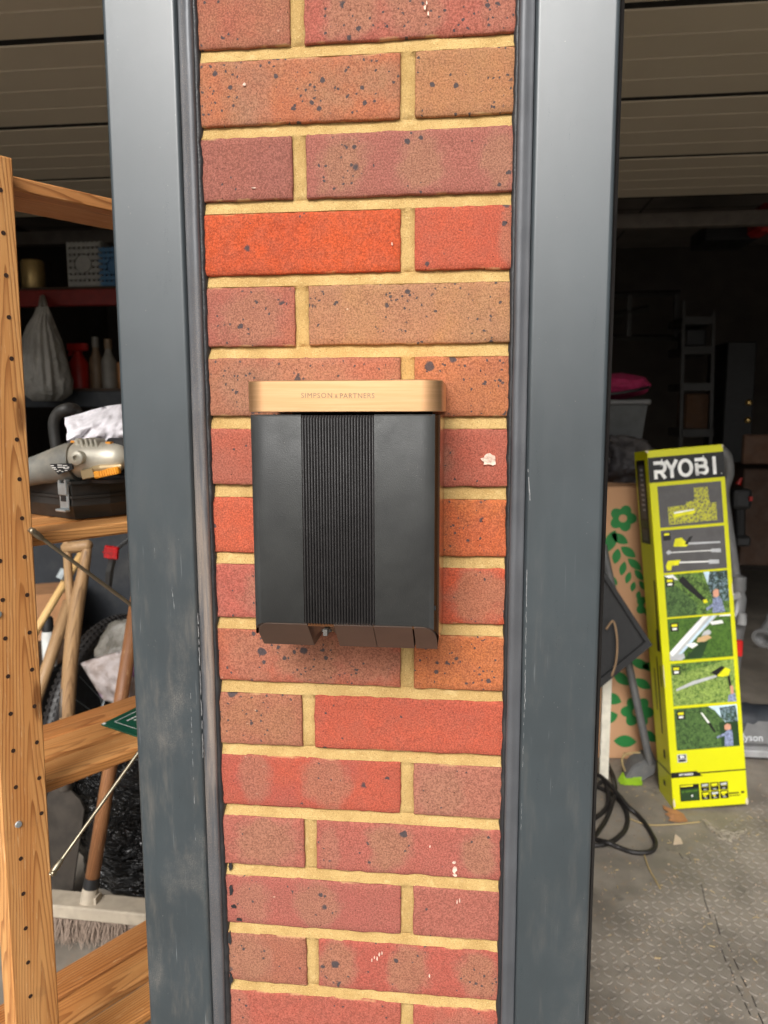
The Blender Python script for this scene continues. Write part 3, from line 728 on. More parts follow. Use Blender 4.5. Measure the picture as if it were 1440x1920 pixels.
for s in (-PW/2, .555):
    for o_ in (PT/2, .292):
        pp = plank('post', sp(s-.006, o_, PH/2), PH, PT, PW, WOOD, 'z'); pp.rotation_euler = (Matrix.Rotation(R(-.55), 3, PN) @ RM @ Matrix.Rotation(R(-90), 3, 'Y')).to_euler(); posts.append(pp)
hole = B()
for col, z00, nn in ((-.016, 1.316, 17), (-.048, 1.263+.051, 17)):
    for k in range(nn):
        z = z00-.0513*k+(0.051*5 if z00 == 1.316 else .0); 
        add_lathe(hole, [(.0001, .0001), (.0025, .0001), (.0029, .0003), (.0031, -.002)], sp(col, 0.0, z)+PN*.0002, PN, 10)
prop(obj('peg_holes', hole, plain('hole_shadow', (52, 30, 16), .9), posts[0]), kind='stuff')
for q in (sp(-.048, -.001, .748), sp(-.055, -.001, 1.04)):
    bm = B(); add_lathe(bm, [(.0001, .0012), (.004, .001), (.0048, -.001)], q, PN, 12); obj('screw_head', bm, STEEL, posts[0])
for z, offs, L0, L1 in ((1.132, (.070, .147, .224), -.02, .56), (.772, (.070, .147, .224), -.16, .60), (.311, (.070, .147, .224), -.16, .60)):
    for i, o_ in enumerate(offs):
        plank('slat', sp((L0+L1)/2, o_, z-.009-(.006 if i == 2 and z < .8 else 0)), L1-L0, .062, .018, (WOOD, WOOD3, WOOD2)[i], 'x', .003)
# deep plank at the top
plank('slat', sp(.29, .085, 1.592), .64, .105, .018, WOOD2, 'x')
for s in (-PW/2, .555):
    for z in (.28, .74, 1.10, 1.55): plank('rung', sp(s, .155, z), .24, .022, .035, WOOD2, 'y')
def brace(s0, z0, s1, z1):
    bm = B(); a = sp(s0, -.004, z0); b = sp(s1, -.004, z1); d = (b-a).normalized()
    add_tube(bm, [a-d*.004, a+d*.008, a+d*.016, a+d*.02], [.0036, .0048, .004, .0026], 8, flat=1); add_tube(bm, [a+d*.018, b-d*.012], .0026, 8)
    add_lathe(bm, [(.0001, .004), (.0030, .004), (.0034, .0015), (.0042, .001), (.0042, -.003)], a+PN*.0025, PN, 10); add_lathe(bm, [(.0001, .004), (.0030, .004), (.0042, -.003)], b+PN*.0025, PN, 10)
    obj('cross_brace', bm, plain('brace_steel', (150, 142, 122), .34, .8, scale=40), sh, True, ang=50)
brace(-.006, 1.143, .53, .655); brace(-.008, .660, .53, 1.128)

# ------------------------------------------------------------------ things on the shelf unit
# open black tool case
zc = 1.1335
K = atz(150, 978, zc); Ka = atz(238, 966, zc); Kb = atz(52, 955, zc)
dx = (Ka-K); dx.z = 0; dx.normalize(); dy = Vector((-dx.y, dx.x, 0)); 
cs = thing('tool_case', 'open black plastic tool case with a silver latch on the shelf below the grinder', 'tool case', K)
def case_out(L, W, r):
    return [K+dx*a+dy*b for a, b in ((r, 0), (L, 0), (L, W), (0, W), (0, r))]
wcs = (Kb-K).length*.98
def case_shell(bm, z0, z1, i0, i1, r=.022):
    lo = [K+dx*a+dy*b+ZV*(z0-0) for a, b in ((.055+i0, i0), (.34-i0, i0), (.34-i0, wcs-i0), (i0, wcs-i0), (i0, .016+i0))]
    hi = [K+dx*a+dy*b+ZV*(z1-0) for a, b in ((.055+i1, i1), (.34-i1, i1), (.34-i1, wcs-i1), (i1, wcs-i1), (i1, .016+i1))]
    a = [bm.verts.new(p) for p in lo]; b = [bm.verts.new(p) for p in hi]
    for k in range(5): bm.faces.new([a[k], a[(k+1) % 5], b[(k+1) % 5], b[k]])
    return a, b
bm = B(); a, _ = case_shell(bm, .0, .022, .012, .0); bm.faces.new(a[::-1]); case_shell(bm, .022, .034, 0, .0005); case_shell(bm, .034, .038, -.003, -.003); case_shell(bm, .038, .056, .001, -.001); _, b = case_shell(bm, .056, .060, -.005, -.005)
for k in range(5):
    pass
_, b2 = case_shell(bm, .0600, .0601, -.005, .006); _, b3 = case_shell(bm, .0601, .030, .006, .007); bm.faces.new(b3)
bmesh.ops.remove_doubles(bm, verts=bm.verts, dist=.00005); obj('case_shell', bm, BLKR, cs)
bm = B(); lp = K+(-dx+dy).normalized()*0+dx*.0+dy*.0
Lc = at(130, 935, (K.y+.0)); Lc = K+dy*.030+dx*-.001+ZV*.036
rl = Matrix((dy, -dx, ZV)).transposed()
add_box(bm, Lc+ZV*.012-dx*.004, (.021, .006, .018), rl, bev=.001); add_box(bm, Lc-ZV*.006-dx*.003, (.022, .003, .024), rl, bev=.001); add_box(bm, Lc-ZV*.020-dx*.007, (.025, .010, .004), rl, bev=.001)
add_box(bm, Lc+ZV*.022-dx*.003+dy*.008, (.004, .007, .010), rl); add_box(bm, Lc+ZV*.022-dx*.003-dy*.008, (.004, .007, .010), rl)
obj('latch', bm, STEEL, cs)
bm = B(); add_box(bm, Lc-ZV*.002-dx*.0048, (.012, .002, .009), rl); obj('latch_slot', bm, BLK, cs)
# angle grinder
GY = .30; gx = lambda u, v, dy_=0: at(u, v, GY+dy_)
gm = pxm(150, 860, GY)
gr = thing('angle_grinder', 'grey angle grinder with beige gear head and orange guard lever lying on the black case', 'angle grinder', gx(150, 895))
GB = plain('grinder_grey', (112, 112, 106), .5, scale=40, dirt=(150, 140, 122)); GH = plain('cast_beige', (196, 190, 174), .38, .35, scale=30, dirt=(176, 150, 108), bump=.25); OR = plain('orange_plastic', (226, 150, 40), .5, dirt=(190, 150, 80))
bm = B(); add_tube(bm, [gx(10, 893), gx(45, 888), gx(75, 880), gx(105, 873), gx(128, 868), gx(143, 866)], [24*gm, 25*gm, 28*gm, 33*gm, 37*gm, 37*gm], 20, flat=1.0); obj('motor_body', bm, GB, gr, True, ang=60)
bm = B(); add_tube(bm, [gx(142, 864), gx(150, 863), gx(178, 860), gx(205, 860), gx(222, 862), gx(232, 866), gx(237, 870)], [30*gm, 35*gm, 33*gm, 31*gm, 28*gm, 21*gm, 8*gm], 20); obj('gear_head', bm, GH, gr, True, ang=60)
bm = B(); add_lathe(bm, [(13*gm, .0), (13*gm, .012), (10*gm, .014), (5*gm, .014), (5*gm, .009), (.0002, .009)], gx(150, 858, -.026), (0, -1, 0), 18); obj('handle_boss', bm, GH, gr, True, ang=40)
bm = B()
for k in range(4): add_box(bm, gx(162+k*9, 832-abs(k-1)*-1, -.004), (.004, .030, .018), Matrix.Rotation(R(-14), 3, 'Y'), bev=.0008)
add_box(bm, gx(148, 829, -.006), (.010, .016, .012), bev=.003); add_box(bm, gx(176, 838, 0), (.046, .036, .006), bev=.002)
obj('vent_fins', bm, GH, gr)
bm = B(); add_box(bm, gx(201, 886, -.022), (.040, .012, .011), Matrix.Rotation(R(-12), 3, 'Y'), bev=.002)
for k in range(8): add_box(bm, gx(186+k*4.4, 889-k*.9, -.0285), (.0016, .002, .010), Matrix.Rotation(R(-12), 3, 'Y'))
obj('guard_lever', bm, OR, gr)
bm = B(); add_box(bm, gx(138, 828, -.006), (.006, .008, .003)); obj('orange_button', bm, OR, gr)
bm = B(); add_box(bm, gx(205, 830, -.004), (.008, .01, .003)); obj('orange_button', bm, OR, gr)
bm = B(); add_box(bm, gx(167, 888, -.022), (.020, .012, .014), Matrix.Rotation(R(-12), 3, 'Y'), bev=.001); add_tube(bm, [gx(160, 880, -.015), gx(190, 878, -.024), gx(228, 874, -.016)], [.005, .006, .004], 8); obj('clamp', bm, plain('clamp_brass', (168, 146, 108), .5, .3), gr)
bm = B(); add_lathe(bm, [(.002, .0), (.038, .002), (.040, .007), (.037, .009)], gx(208, 899, .02), (0.05, -.12, 1), 26); obj('guard_disc', bm, BLK, gr, True, ang=40)
bm = B(); add_box(bm, gx(222, 832, .015), (.03, .02, .018), bev=.003); obj('side_grip', bm, BLK, gr)
lab = [gx(93, 870, -.0345), gx(135, 869, -.0365), gx(136, 880, -.0370), gx(109, 890, -.0330)]
bm = B(); add_prism(bm, lab, (0, .004, 0)); lb = obj('rating_label', bm, BLK, gr)
bm = B()
for (u, v, w_) in ((98, 873, 6), (101, 877, 7), (104, 880, 5), (112, 872, 9), (122, 873, 8), (115, 876, 14), (124, 878, 10), (112, 882, 4), (117, 884, 3), (124, 882, 5), (108, 884, 3), (128, 876, 4)):
    add_box(bm, gx(u, v, -.0378+.0022*abs(u-130)/35), (w_*gm, .0006, 1.6*gm))
obj('label_print', bm, plain('white_print', (226, 224, 218), .6, bump=0), lb)
# white cloth behind the grinder
CL = plain('white_cloth', (226, 222, 226), .9, scale=60, bump=.3, bd=.001)
def cloth():
    bm = B(); nx, nz = 44, 26; V = []
    for i in range(nx+1):
        s = i/nx; L = []
        for j in range(nz+1):
            t = j/nz
            u = 126+s*200; top = 783-16*math.sin(min(1, s*2.2)*math.pi*.5)-16*min(1, max(0, (s-.15)*1.6)); v = 850+(top-850)*t
            f = 1-(2*t-1)**2*.3
            y = .47-.07*math.sin(math.pi*min(1, t*.9+.12))+.014*noise.noise(Vector((s*9, t*5-s*4, 1)))+.01*noise.noise(Vector((s*22-t*7, t*9, 4)))
            p = at(u+(2-7*t+5*noise.noise(Vector((t*4, 0, 7))))*(1-s), v, y); L.append(bm.verts.new(p))
        V.append(L)
    for i in range(nx):
        for j in range(nz): bm.faces.new([V[i][j], V[i+1][j], V[i+1][j+1], V[i][j+1]])
    # back side closes the heap
    bk = [[bm.verts.new(V[i][j].co+Vector((.0, .10+.02*math.sin(i), -.012*(j/nz)))) for j in (0, nz)] for i in range(nx+1)]
    for i in range(nx): bm.faces.new([V[i][nz], V[i+1][nz], bk[i+1][1], bk[i][1]]); bm.faces.new([bk[i][1], bk[i+1][1], bk[i+1][0], bk[i][0]])
    bmesh.ops.recalc_face_normals(bm, faces=bm.faces); return bm
prop(obj('white_cloth', cloth(), CL, None, True), 'crumpled white cloth heaped behind the angle grinder', 'cloth')
# black loop handle
bm = B(); y_ = .52; m_ = pxm(110, 800, y_)
add_tube(bm, smooth_path([at(112, 880, y_), at(106, 840, y_), at(101, 797, y_), at(108, 776, y_), at(124, 767, y_), at(140, 768, y_+.02), at(152, 788, y_+.03), at(164, 812, y_+.04), at(172, 850, y_+.05)]), 11*m_, 10)
prop(obj('power_tool', bm, BLKR, None, True), 'black power tool with a loop handle rising behind the grinder beside the white cloth', 'power tool')
# green card on the middle shelf
zz = .7735; c0 = atz(190, 1360, zz); e1 = atz(254, 1329, zz)-c0; e2 = atz(256, 1382, zz)-c0; e1.z = e2.z = 0; e1.normalize(); e2.normalize()
MG = plain('green_card', (18, 82, 62), .45, scale=20, bump=.05); WHT = plain('white_ink', (228, 230, 226), .6, bump=0)
gcard = B(); add_prism(gcard, [c0, c0+e2*.21, c0+e2*.21+e1*.30, c0+e1*.30], (0, 0, .0022)); gc = obj('green_card', gcard, MG); prop(gc, 'dark green card with white border and lettering lying on the middle pine shelf', 'card')
bm = B(); O = c0+ZV*.0026; U = e1; V = e2
add_stroke(bm, [(.018, .014), (.28, .014), (.28, .196), (.018, .196)], .0014, O, U, V, True)
add_poly(bm, [O, O+e1*.007, O+e1*.006+e2*.006, O+e2*.007]); bmesh.ops.recalc_face_normals(bm, faces=bm.faces)
for r_, (x0, x1) in enumerate(((.050, .16), (.058, .15))):
    x = x0-.018
    while x < x1+.03:
        l = random.uniform(.003, .007); add_stroke(bm, [(x, .030+.010*r_), (x+l, .030+.010*r_)], .0040, O, U, V); x += l+.0012
obj('card_print', bm, WHT, gc)

# ------------------------------------------------------------------ tools, bicycle and bags behind the shelf unit
def pole(name, pts, rad, m, parent, n=12):
    """a straight-ish handle with its own long axis for the grain"""
    pts = [Vector(p) for p in pts]; c = pts[0]; d = (pts[-1]-pts[0]).normalized(); q = Vector((1, 0, 0)).rotation_difference(d)
    bm = B(); add_tube(bm, [q.inverted() @ (p-c) for p in pts], rad, n)
    me = bpy.data.meshes.new(name); bm.normal_update(); bm.to_mesh(me); bm.free(); me.materials.append(m)
    for p in me.polygons: p.use_smooth = True
    o = link(name, me, parent, c); o.rotation_mode = 'QUATERNION'; o.rotation_quaternion = q; return o
# spade
sb = atz(120, 1692, 0.004)
spd = thing('spade', 'old spade with wooden D shaped handle and grey blade behind the shelf unit', 'spade', sb)
yt, yb_ = 1.10, sb.y
ly = lambda v: yb_+(yt-yb_)*(1692-v)/(1692-1020)*1.0
SP = lambda u, v, dy_=0: at(u, v, ly(v)+dy_)
m1 = pxm(130, 1200, 1.05)
pole('shaft', [SP(123, 1400), SP(127, 1320), SP(132, 1240), SP(138, 1180), SP(145, 1130), SP(153, 1090), SP(160, 1050), SP(165, 1016)], [14*m1, 14*m1, 14*m1, 14.5*m1, 14*m1, 12*m1, 10*m1, 8*m1], HANDLE, spd)
pole('handle_arm', smooth_path([SP(140, 1180), SP(133, 1130), SP(129, 1090), SP(127, 1050), SP(126, 1014)], 3), 8*m1, HANDLE, spd)
pole('grip', [SP(118, 1029), SP(122, 1028), SP(145, 1025), SP(166, 1022), SP(171, 1021)], [8*m1, 11*m1, 11.5*m1, 11*m1, 7*m1], HANDLE, spd)
bm = B(); add_tube(bm, [SP(118, 1345, -.012), SP(120, 1290, -.012)], [7*m1, 5*m1], 8, flat=.6); add_tube(bm, [SP(122, 1480), SP(121, 1420), SP(122, 1350)], [13*m1, 14*m1, 13.5*m1], 12)
obj('socket', bm, IRON, spd, True)
bm = B(); outl = [(97, 1478), (124, 1474), (150, 1500), (158, 1518), (152, 1560), (140, 1640), (134, 1690), (92, 1696), (80, 1600), (84, 1500)]
add_prism(bm, [SP(u, v, -.004) for u, v in outl], (0, .006, 0)); obj('blade', bm, plain('spade_steel', (62, 56, 50), .5, .4, scale=24, var=.3, dirt=(46, 38, 31), bump=.4), spd)
# hoe and fork handles
def stick(name, label, cat, p0, p1, r, m):
    t = thing(name, label, cat, p0)
    pole('shaft', [p0, p0.lerp(p1, .5), p1], r, m, t); return t
a = at(62, 1330, 1.22); b = at(130, 1128, 1.30); low = a+(a-b).normalized()*1.0; low = a+(a-b)*((a.z-.03)/(b.z-a.z)) if b.z > a.z else a
t = stick('hoe', 'worn dark wooden tool handle slanting left of the spade', 'hoe', low, b, 13*m1, HANDLE); bm = B(); add_box(bm, low+Vector((0, -.03, .0)), (.16, .06, .008)); obj('blade', bm, IRON, t)
a = at(78, 1165, 1.34); b = at(158, 1030, 1.42); low = a+(a-b)*((a.z-.03)/(b.z-a.z))
t = stick('rake', 'pale new wooden tool handle crossing behind the spade handle', 'rake', low, b, 8.5*m1, m_wood('pale_handle', (214, 172, 110), (180, 130, 70), (228, 190, 130), 200.))
bm = B(); add_box(bm, low, (.30, .02, .02)); [add_box(bm, low+Vector((-.14+.028*k, -.03, .0)), (.006, .06, .006)) for k in range(11)]; obj('head', bm, IRON, t)
bm = B(); add_tube(bm, [at(113, 1085, 1.355), at(122, 1068, 1.365)], 10*m1, 10); obj('ferrule', bm, STEEL, t)
# broom
bf = atz(115, 1770, 0.0); by = bf.y+.03
brm = thing('broom', 'push broom with pale grey wooden head and brown handle standing on the floor', 'broom', (at(190, 1740, by).x, by, 0))
hb = at(166, 1690, by); ht = at(258, 1120, by+.10)
pole('handle', [hb, hb.lerp(ht, .4), ht], 13.5*pxm(180, 1550, by), HANDLE2, brm)
PAINT = plain('grey_white_paint', (172, 160, 142), .7, scale=30, dirt=(120, 108, 92), bump=.3)
xl_, xr_ = at(70, 1710, by).x, at(285, 1710, by).x; zt = at(200, 1708, by-.03).z
bm = B(); add_box(bm, ((xl_+xr_)/2, by, zt-.014), (xr_-xl_, .062, .034), Matrix.Rotation(R(1.5), 3, 'Y'), bev=.004, seg=2); obj('head', bm, PAINT, brm)
bm = B(); d = (ht-hb).normalized(); add_tube(bm, [hb-d*.022, hb+d*.035], [.024, .019], 12); add_box(bm, hb-d*.014+Vector((0, -.004, -.006)), (.07, .05, .006), bev=.001); add_box(bm, hb+Vector((.024, 0, .004)), (.006, .03, .03)); obj('socket', bm, PAINT, brm, True, ang=40)
bm = B(); add_tube(bm, [hb+d*.036, hb+d*.062], [.0195, .0185], 12); obj('band', bm, BLK, brm, True, ang=40)
BR = plain('grey_bristle', (140, 122, 108), .9, scale=60, bump=0)
bm = B()
for k in range(2300):
    x = random.uniform(xl_, xr_); y = by+random.uniform(-.03, .03); zz_ = zt-.03; l = zz_-.004
    sx_, sy_ = random.gauss(0, .013), random.gauss(-.006, .012); w_ = .0009
    a = Vector((x, y, zz_)); c = Vector((x+sx_, y+sy_, zz_-l*random.uniform(.75, 1))); mid = (a+c)/2+Vector((random.gauss(0, .004), random.gauss(0, .003), 0))
    q = Vector((w_, 0, 0)); add_poly(bm, [a-q, a+q, mid+q, mid-q]); add_poly(bm, [mid-q, mid+q, c+q*.5, c-q*.5])
prop(obj('bristles', bm, BR, brm), kind='stuff')
# bicycle
byk = 1.36; wc = at(216, 1328, byk); wr = .335; wc.z = wr
bk = thing('bicycle', 'parked bicycle with knobbly tyre and red rear reflector behind the garden tools', 'bicycle', (wc.x, wc.y, 0))
h = Vector((.13, .99, 0)).normalized(); axl = Vector((h.y, -h.x, 0))
def wheel(c):
    bm = B(); pts = []; add = []
    n = 60
    for k in range(n):
        a = 2*math.pi*k/n; rdir = h*math.cos(a)+ZV*math.sin(a)
        add.append([bm.verts.new(c+rdir*(wr-.027+.027*math.cos(b_))+axl*(.027*math.sin(b_))) for b_ in [2*math.pi*j/10 for j in range(10)]])
    for k in range(n):
        for j in range(10): bm.faces.new([add[k][j], add[k][(j+1) % 10], add[(k+1) % n][(j+1) % 10], add[(k+1) % n][j]])
    ty = obj('tyre', bm, RUB, bk, True)
    bm = B()
    for k in range(110):
        for j, b_ in enumerate((-.75, -.25, .25, .75)):
            a = 2*math.pi*(k+(.5 if j % 2 else 0))/110; rdir = h*math.cos(a)+ZV*math.sin(a); td = -h*math.sin(a)+ZV*math.cos(a)
            nd = (rdir*math.cos(b_)+axl*math.sin(b_)); s_ = nd.cross(td)
            add_box(bm, c+rdir*(wr-.027)+nd*.0275, (.010, .009, .007), Matrix((td, s_, nd)).transposed())
    obj('tread', bm, RUB, ty)
    bm = B(); add_lathe(bm, [(wr-.052, -.011), (wr-.046, -.013), (wr-.046, .013), (wr-.052, .011), (wr-.052, -.011)], c, axl, 48); obj('rim', bm, STEEL, bk, True, ang=40)
    bm = B()
    for k in range(28):
        a = 2*math.pi*k/28; add_tube(bm, [c+axl*(.03*(-1)**k), c+(h*math.cos(a)+ZV*math.sin(a))*(wr-.05)], .0011, 4)
    add_tube(bm, [c-axl*.05, c+axl*.05], .018, 10); obj('spokes', bm, STEEL, bk)
wheel(wc); wheel(wc+h*1.02)
GF = plain('grey_frame_paint', (120, 122, 124), .35, .3)
bb = wc+h*.42+ZV*-.05; st = wc+h*.26+ZV*.50; hd = wc+h*.86+ZV*.52
bm = B()
for a, b, r_ in ((bb, st, .017), (bb, hd-ZV*.12, .02), (st, hd, .017), (wc+axl*.06, bb+axl*.03, .009), (wc-axl*.06, bb-axl*.03, .009), (wc+axl*.06, st, .008), (wc-axl*.06, st, .008), (hd-ZV*.16, hd+ZV*.06, .02), (hd-ZV*.16, wc+h*1.02, .014)): add_tube(bm, [a, b], r_, 10)
obj('frame', bm, GF, bk, True, ang=40)
bm = B(); add_tube(bm, [st, st+ZV*.22-h*.06], .013, 10); obj('seat_post', bm, STEEL, bk, True)
bm = blob(st+ZV*.26-h*.06, (.07, .13, .035), 3, .1, 2, 3); obj('saddle', bm, BLK, bk, True)
bm = B(); add_tube(bm, [hd+ZV*.08+axl*.3, hd+ZV*.1, hd+ZV*.08-axl*.3], .013, 8); obj('handlebar', bm, BLK, bk, True)
g = G('red_reflector'); REFL = g.out(g.mix(g.ss(g.vor(260), .2, .5), lin((220, 16, 20)), lin((150, 6, 12))), .15, 0, g.bump(g.vor(260), .5, .002), .8, Emission_Color=None)
rp = at(209, 1036, byk-.10); rm = pxm(209, 1036, byk-.10)
bm = B(); add_box(bm, rp, (27*rm, .012, 24*rm), Matrix.Rotation(R(8), 3, 'Y'), bev=.002); add_box(bm, rp+Vector((-.002, -.004, 0)), (27*rm, .012, 2*rm), Matrix.Rotation(R(8), 3, 'Y')); obj('reflector', bm, REFL, bk)
bm = B(); add_tube(bm, [rp+Vector((0, .012, -.01)), at(206, 1070, byk-.06), at(203, 1102, byk)], [.012, .012, .011], 4, flat=.4); add_tube(bm, [rp+Vector((0, .01, .0)), st+ZV*.1], .006, 6); obj('mudguard_stay', bm, GREY, bk)
# grey storage box behind
bm = B(); p = at(150, 1060, 2.05); add_box(bm, (p.x, 2.30, .50), (1.0, .5, 1.0), Matrix.Rotation(R(6), 3, 'Z'), bev=.02, seg=2); sb_ = obj('storage_cabinet', bm, DGREY); prop(sb_, 'large dark blue grey plastic storage cabinet behind the bicycle', 'cabinet')
bm = B(); add_box(bm, (p.x-.02, 2.03, 1.03), (1.04, .56, .05), Matrix.Rotation(R(6), 3, 'Z'), bev=.012); obj('lid', bm, GREY, sb_)
CB = plain('cardboard', (176, 128, 88), .9, scale=14, bump=.2)
bp_ = at(98, 1140, 1.75); bm = B(); add_box(bm, (bp_.x-.02, 1.70, .231), (.34, .62, .46), bev=.01); prop(obj('storage_box', bm, BLK), 'low black storage box on the floor behind the garden tool handles', 'box')
bm = B(); add_box(bm, (bp_.x-.06, 1.87, .5485), (.17, .2, .172), Matrix.Rotation(R(24), 3, 'Z')); prop(obj('cardboard_box', bm, CB), 'small plain brown cardboard box behind the tool handles at the left', 'box')
# spray can beside the tools
cpos = at(90, 1182, 1.5); cpos.z = .602; m_ = pxm(88, 1180, 1.28)
cn = thing('paint_can', 'black capped white bottle beside the slanting tool handle', 'bottle', cpos+Vector((0, 0, -.2)))
bm = B(); add_lathe(bm, [(.0001, -.12), (.022, -.12), (.022, -.02), (.018, .0)], cpos+Vector((0, 0, -.02)), ZV, 18); obj('body', bm, plain('white_plastic', (214, 214, 210), .4), cn, True, ang=40)
bm = B(); add_lathe(bm, [(.019, -.021), (.018, .02), (.015, .026), (.0001, .026)], cpos, ZV, 18); obj('cap', bm, BLK, cn, True, ang=40)
# bags
g = G('clear_polythene'); wn = g.noise(9, 5, .6, dist=1.); g.b.inputs['Transmission Weight'].default_value = .25
POLY = g.out(g.mix(g.ss(wn, .35, .65), lin((112, 108, 100)), lin((150, 146, 138))), .2, 0, g.bump(g.noise(26, 5, .65, dist=1.2), .9, .012), .7)
bgc = at(276, 1252, 1.08); mm_ = pxm(225, 1220, 1.08)
cb = thing('polythene_bag', 'crumpled grey clear plastic bag hanging in front of the bicycle wheel', 'plastic bag', bgc)
obj('bag', blob(bgc+Vector((-.0, 0, .0)), (88*mm_, .08, 100*mm_), 5, .28, 1.6, 5, .05, 4), POLY, cb, True)
g = G('white_pink_plastic'); x_, y_2, z_ = g.xyz(g.co()); pk = g.ss(g.noise(11, 2, .4), .58, .62)
WPK = g.out(g.mix(g.math('MULTIPLY', pk, .8), g.mix(g.ss(g.noise(30, 4), .4, .7), lin((226, 216, 214)), lin((196, 180, 172))), lin((196, 138, 206))), .4, 0, g.bump(g.noise(40, 5, .6, dist=1.), .7, .006), .5)
bm = B(); yy = 1.0
V_ = []; nxx, nzz = 26, 18
for i in range(nxx+1):
    s = i/nxx; L_ = []
    for j in range(nzz+1):
        t = j/nzz
        top = (150+s*160, 1243-26*math.sin(s*2.2)); bot = (192+s*110, 1312+s*34)
        u = top[0]+(bot[0]-top[0])*t; v = top[1]+(bot[1]-top[1])*t
        y = yy-.05*math.sin(math.pi*t)*math.sin(math.pi*min(1, s*1.2))+.012*noise.noise(Vector((s*7, t*6, 2)))+.01*noise.noise(Vector((s*19+t*9, t*5, 6)))
        L_.append(bm.verts.new(at(u, v, y)))
    V_.append(L_)
for i in range(nxx):
    for j in range(nzz): bm.faces.new([V_[i][j], V_[i][j+1], V_[i+1][j+1], V_[i+1][j]])
r_ = bmesh.ops.solidify(bm, geom=bm.faces[:], thickness=.02)
prop(obj('white_bag', bm, WPK, None, True), 'white and pink plastic sack below the clear bag behind the shelf', 'plastic bag')
g = G('bin_liner'); cr_ = lambda sc, k: g.math('POWER', g.math('SUBTRACT', 1., g.math('MULTIPLY', g.math('ABSOLUTE', g.math('SUBTRACT', g.noise(sc, 3, .5, g.map(g.co(), (1, 1, k), rot=(0, .5, 0)), dist=1.2), .5)), 2.)), 5.)
BIN = g.out(lin((20, 20, 21)), g.ss(g.noise(12, 4), .3, .7, .14, .26), 0, g.bump(g.math('ADD', cr_(6, 2.2), g.math('MULTIPLY', cr_(22, 2.6), .45)), 1.0, .03), .9)
bc = at(300, 1600, 1.14); bc.z = .18
bm = blob(bc, (.225, .17, .37), 9, .16, 1.7, 6, .06, 5)
for v in bm.verts: v.co.z = max(.004, v.co.z)
prop(obj('bin_bag', bm, BIN, None, True), 'full shiny black bin bag slumped on the floor beside the broom handle', 'bin bag')

# ------------------------------------------------------------------ upper left: racking at the back with its load
ry = 2.7
rk = thing('storage_rack', 'dark storage rack with red beams deep inside the left bay', 'rack', (at(110, 600, ry).x, ry, 0))
RED = plain('red_paint', (120, 26, 18), .5); SHB = plain('rack_board', (70, 56, 44), .8)
zr1 = at(110, 545, ry).z; zr2 = at(110, 735, ry).z
xa, xb2 = at(-120, 600, ry).x, at(420, 600, ry).x
for z in (zr1, zr2):
    bm = B(); add_box(bm, ((xa+xb2)/2, ry, z-.035), (xb2-xa, .04, .075), bev=.003); obj('beam', bm, RED if z == zr1 else DGREY, rk)
    bm = B(); add_box(bm, ((xa+xb2)/2, ry+.25, z+.008), (xb2-xa, .5, .016)); obj('shelf_board', bm, SHB, rk)
for x in (xa, xb2):
    bm = B(); add_box(bm, (x, ry, 1.15), (.05, .05, 2.3)); obj('upright', bm, DGREY, rk)
def crate(label, u0, u1, v0, v1, y, m, group=None):
    p0 = at(u0, v1, y); p1 = at(u1, v0, y); z0 = zr1+.018; hgt = p1.z-z0; wd = p1.x-p0.x
    t = thing('plastic_crate', label, 'crate', ((p0.x+p1.x)/2, y+.15, z0), group)
    c = Vector(((p0.x+p1.x)/2, y, z0))
    for k in range(7):
        bm = B(); add_box(bm, c+Vector((0, 0, hgt*(k+.5)/7)), (wd, .012, hgt/7*.62)); obj('slat', bm, m, t)
    bm = B()
    for k in range(8): add_box(bm, c+Vector((-wd/2+wd*(k+.02)/7.05, .004, hgt/2)), (.010, .010, hgt))
    obj('rib', bm, m, t)
    bm = B()
    for x in (-wd/2, wd/2): add_box(bm, c+Vector((x, .15, hgt/2)), (.01, .3, hgt))
    add_box(bm, c+Vector((0, .3, hgt/2)), (wd, .01, hgt)); add_box(bm, c+Vector((0, .15, .006)), (wd, .3, .012)); obj('wall', bm, m, t)
    bm = B(); add_lathe(bm, [(.0001, .0), (hgt*.2, .0), (hgt*.2, .008)], c+Vector((0, -.007, hgt*.5)), (0, -1, 0), 16); obj('emblem', bm, m, t)
crate('grey slatted plastic crate on the upper rack shelf', 130, 186, 452, 535, ry+.02, plain('crate_grey', (150, 150, 146), .6))
crate('blue slatted plastic crate next to the grey crate on the rack', 189, 245, 462, 545, ry+.02, plain('crate_blue', (70, 112, 150), .6))
p0 = at(50, 530, ry+.04); m_ = pxm(50, 480, ry)
bm = B(); add_lathe(bm, [(.0001, 0), (20*m_, 0), (22*m_, .01), (22*m_, 52*m_), (20*m_, 56*m_), (.0001, 56*m_)], (p0.x, ry+.1, zr1+.018), ZV, 24); prop(obj('brass_tin', bm, plain('brass_tin', (190, 164, 110), .35, .6), None, True, ang=40), 'shiny cream and brass tin on the upper rack shelf at the far left', 'tin')
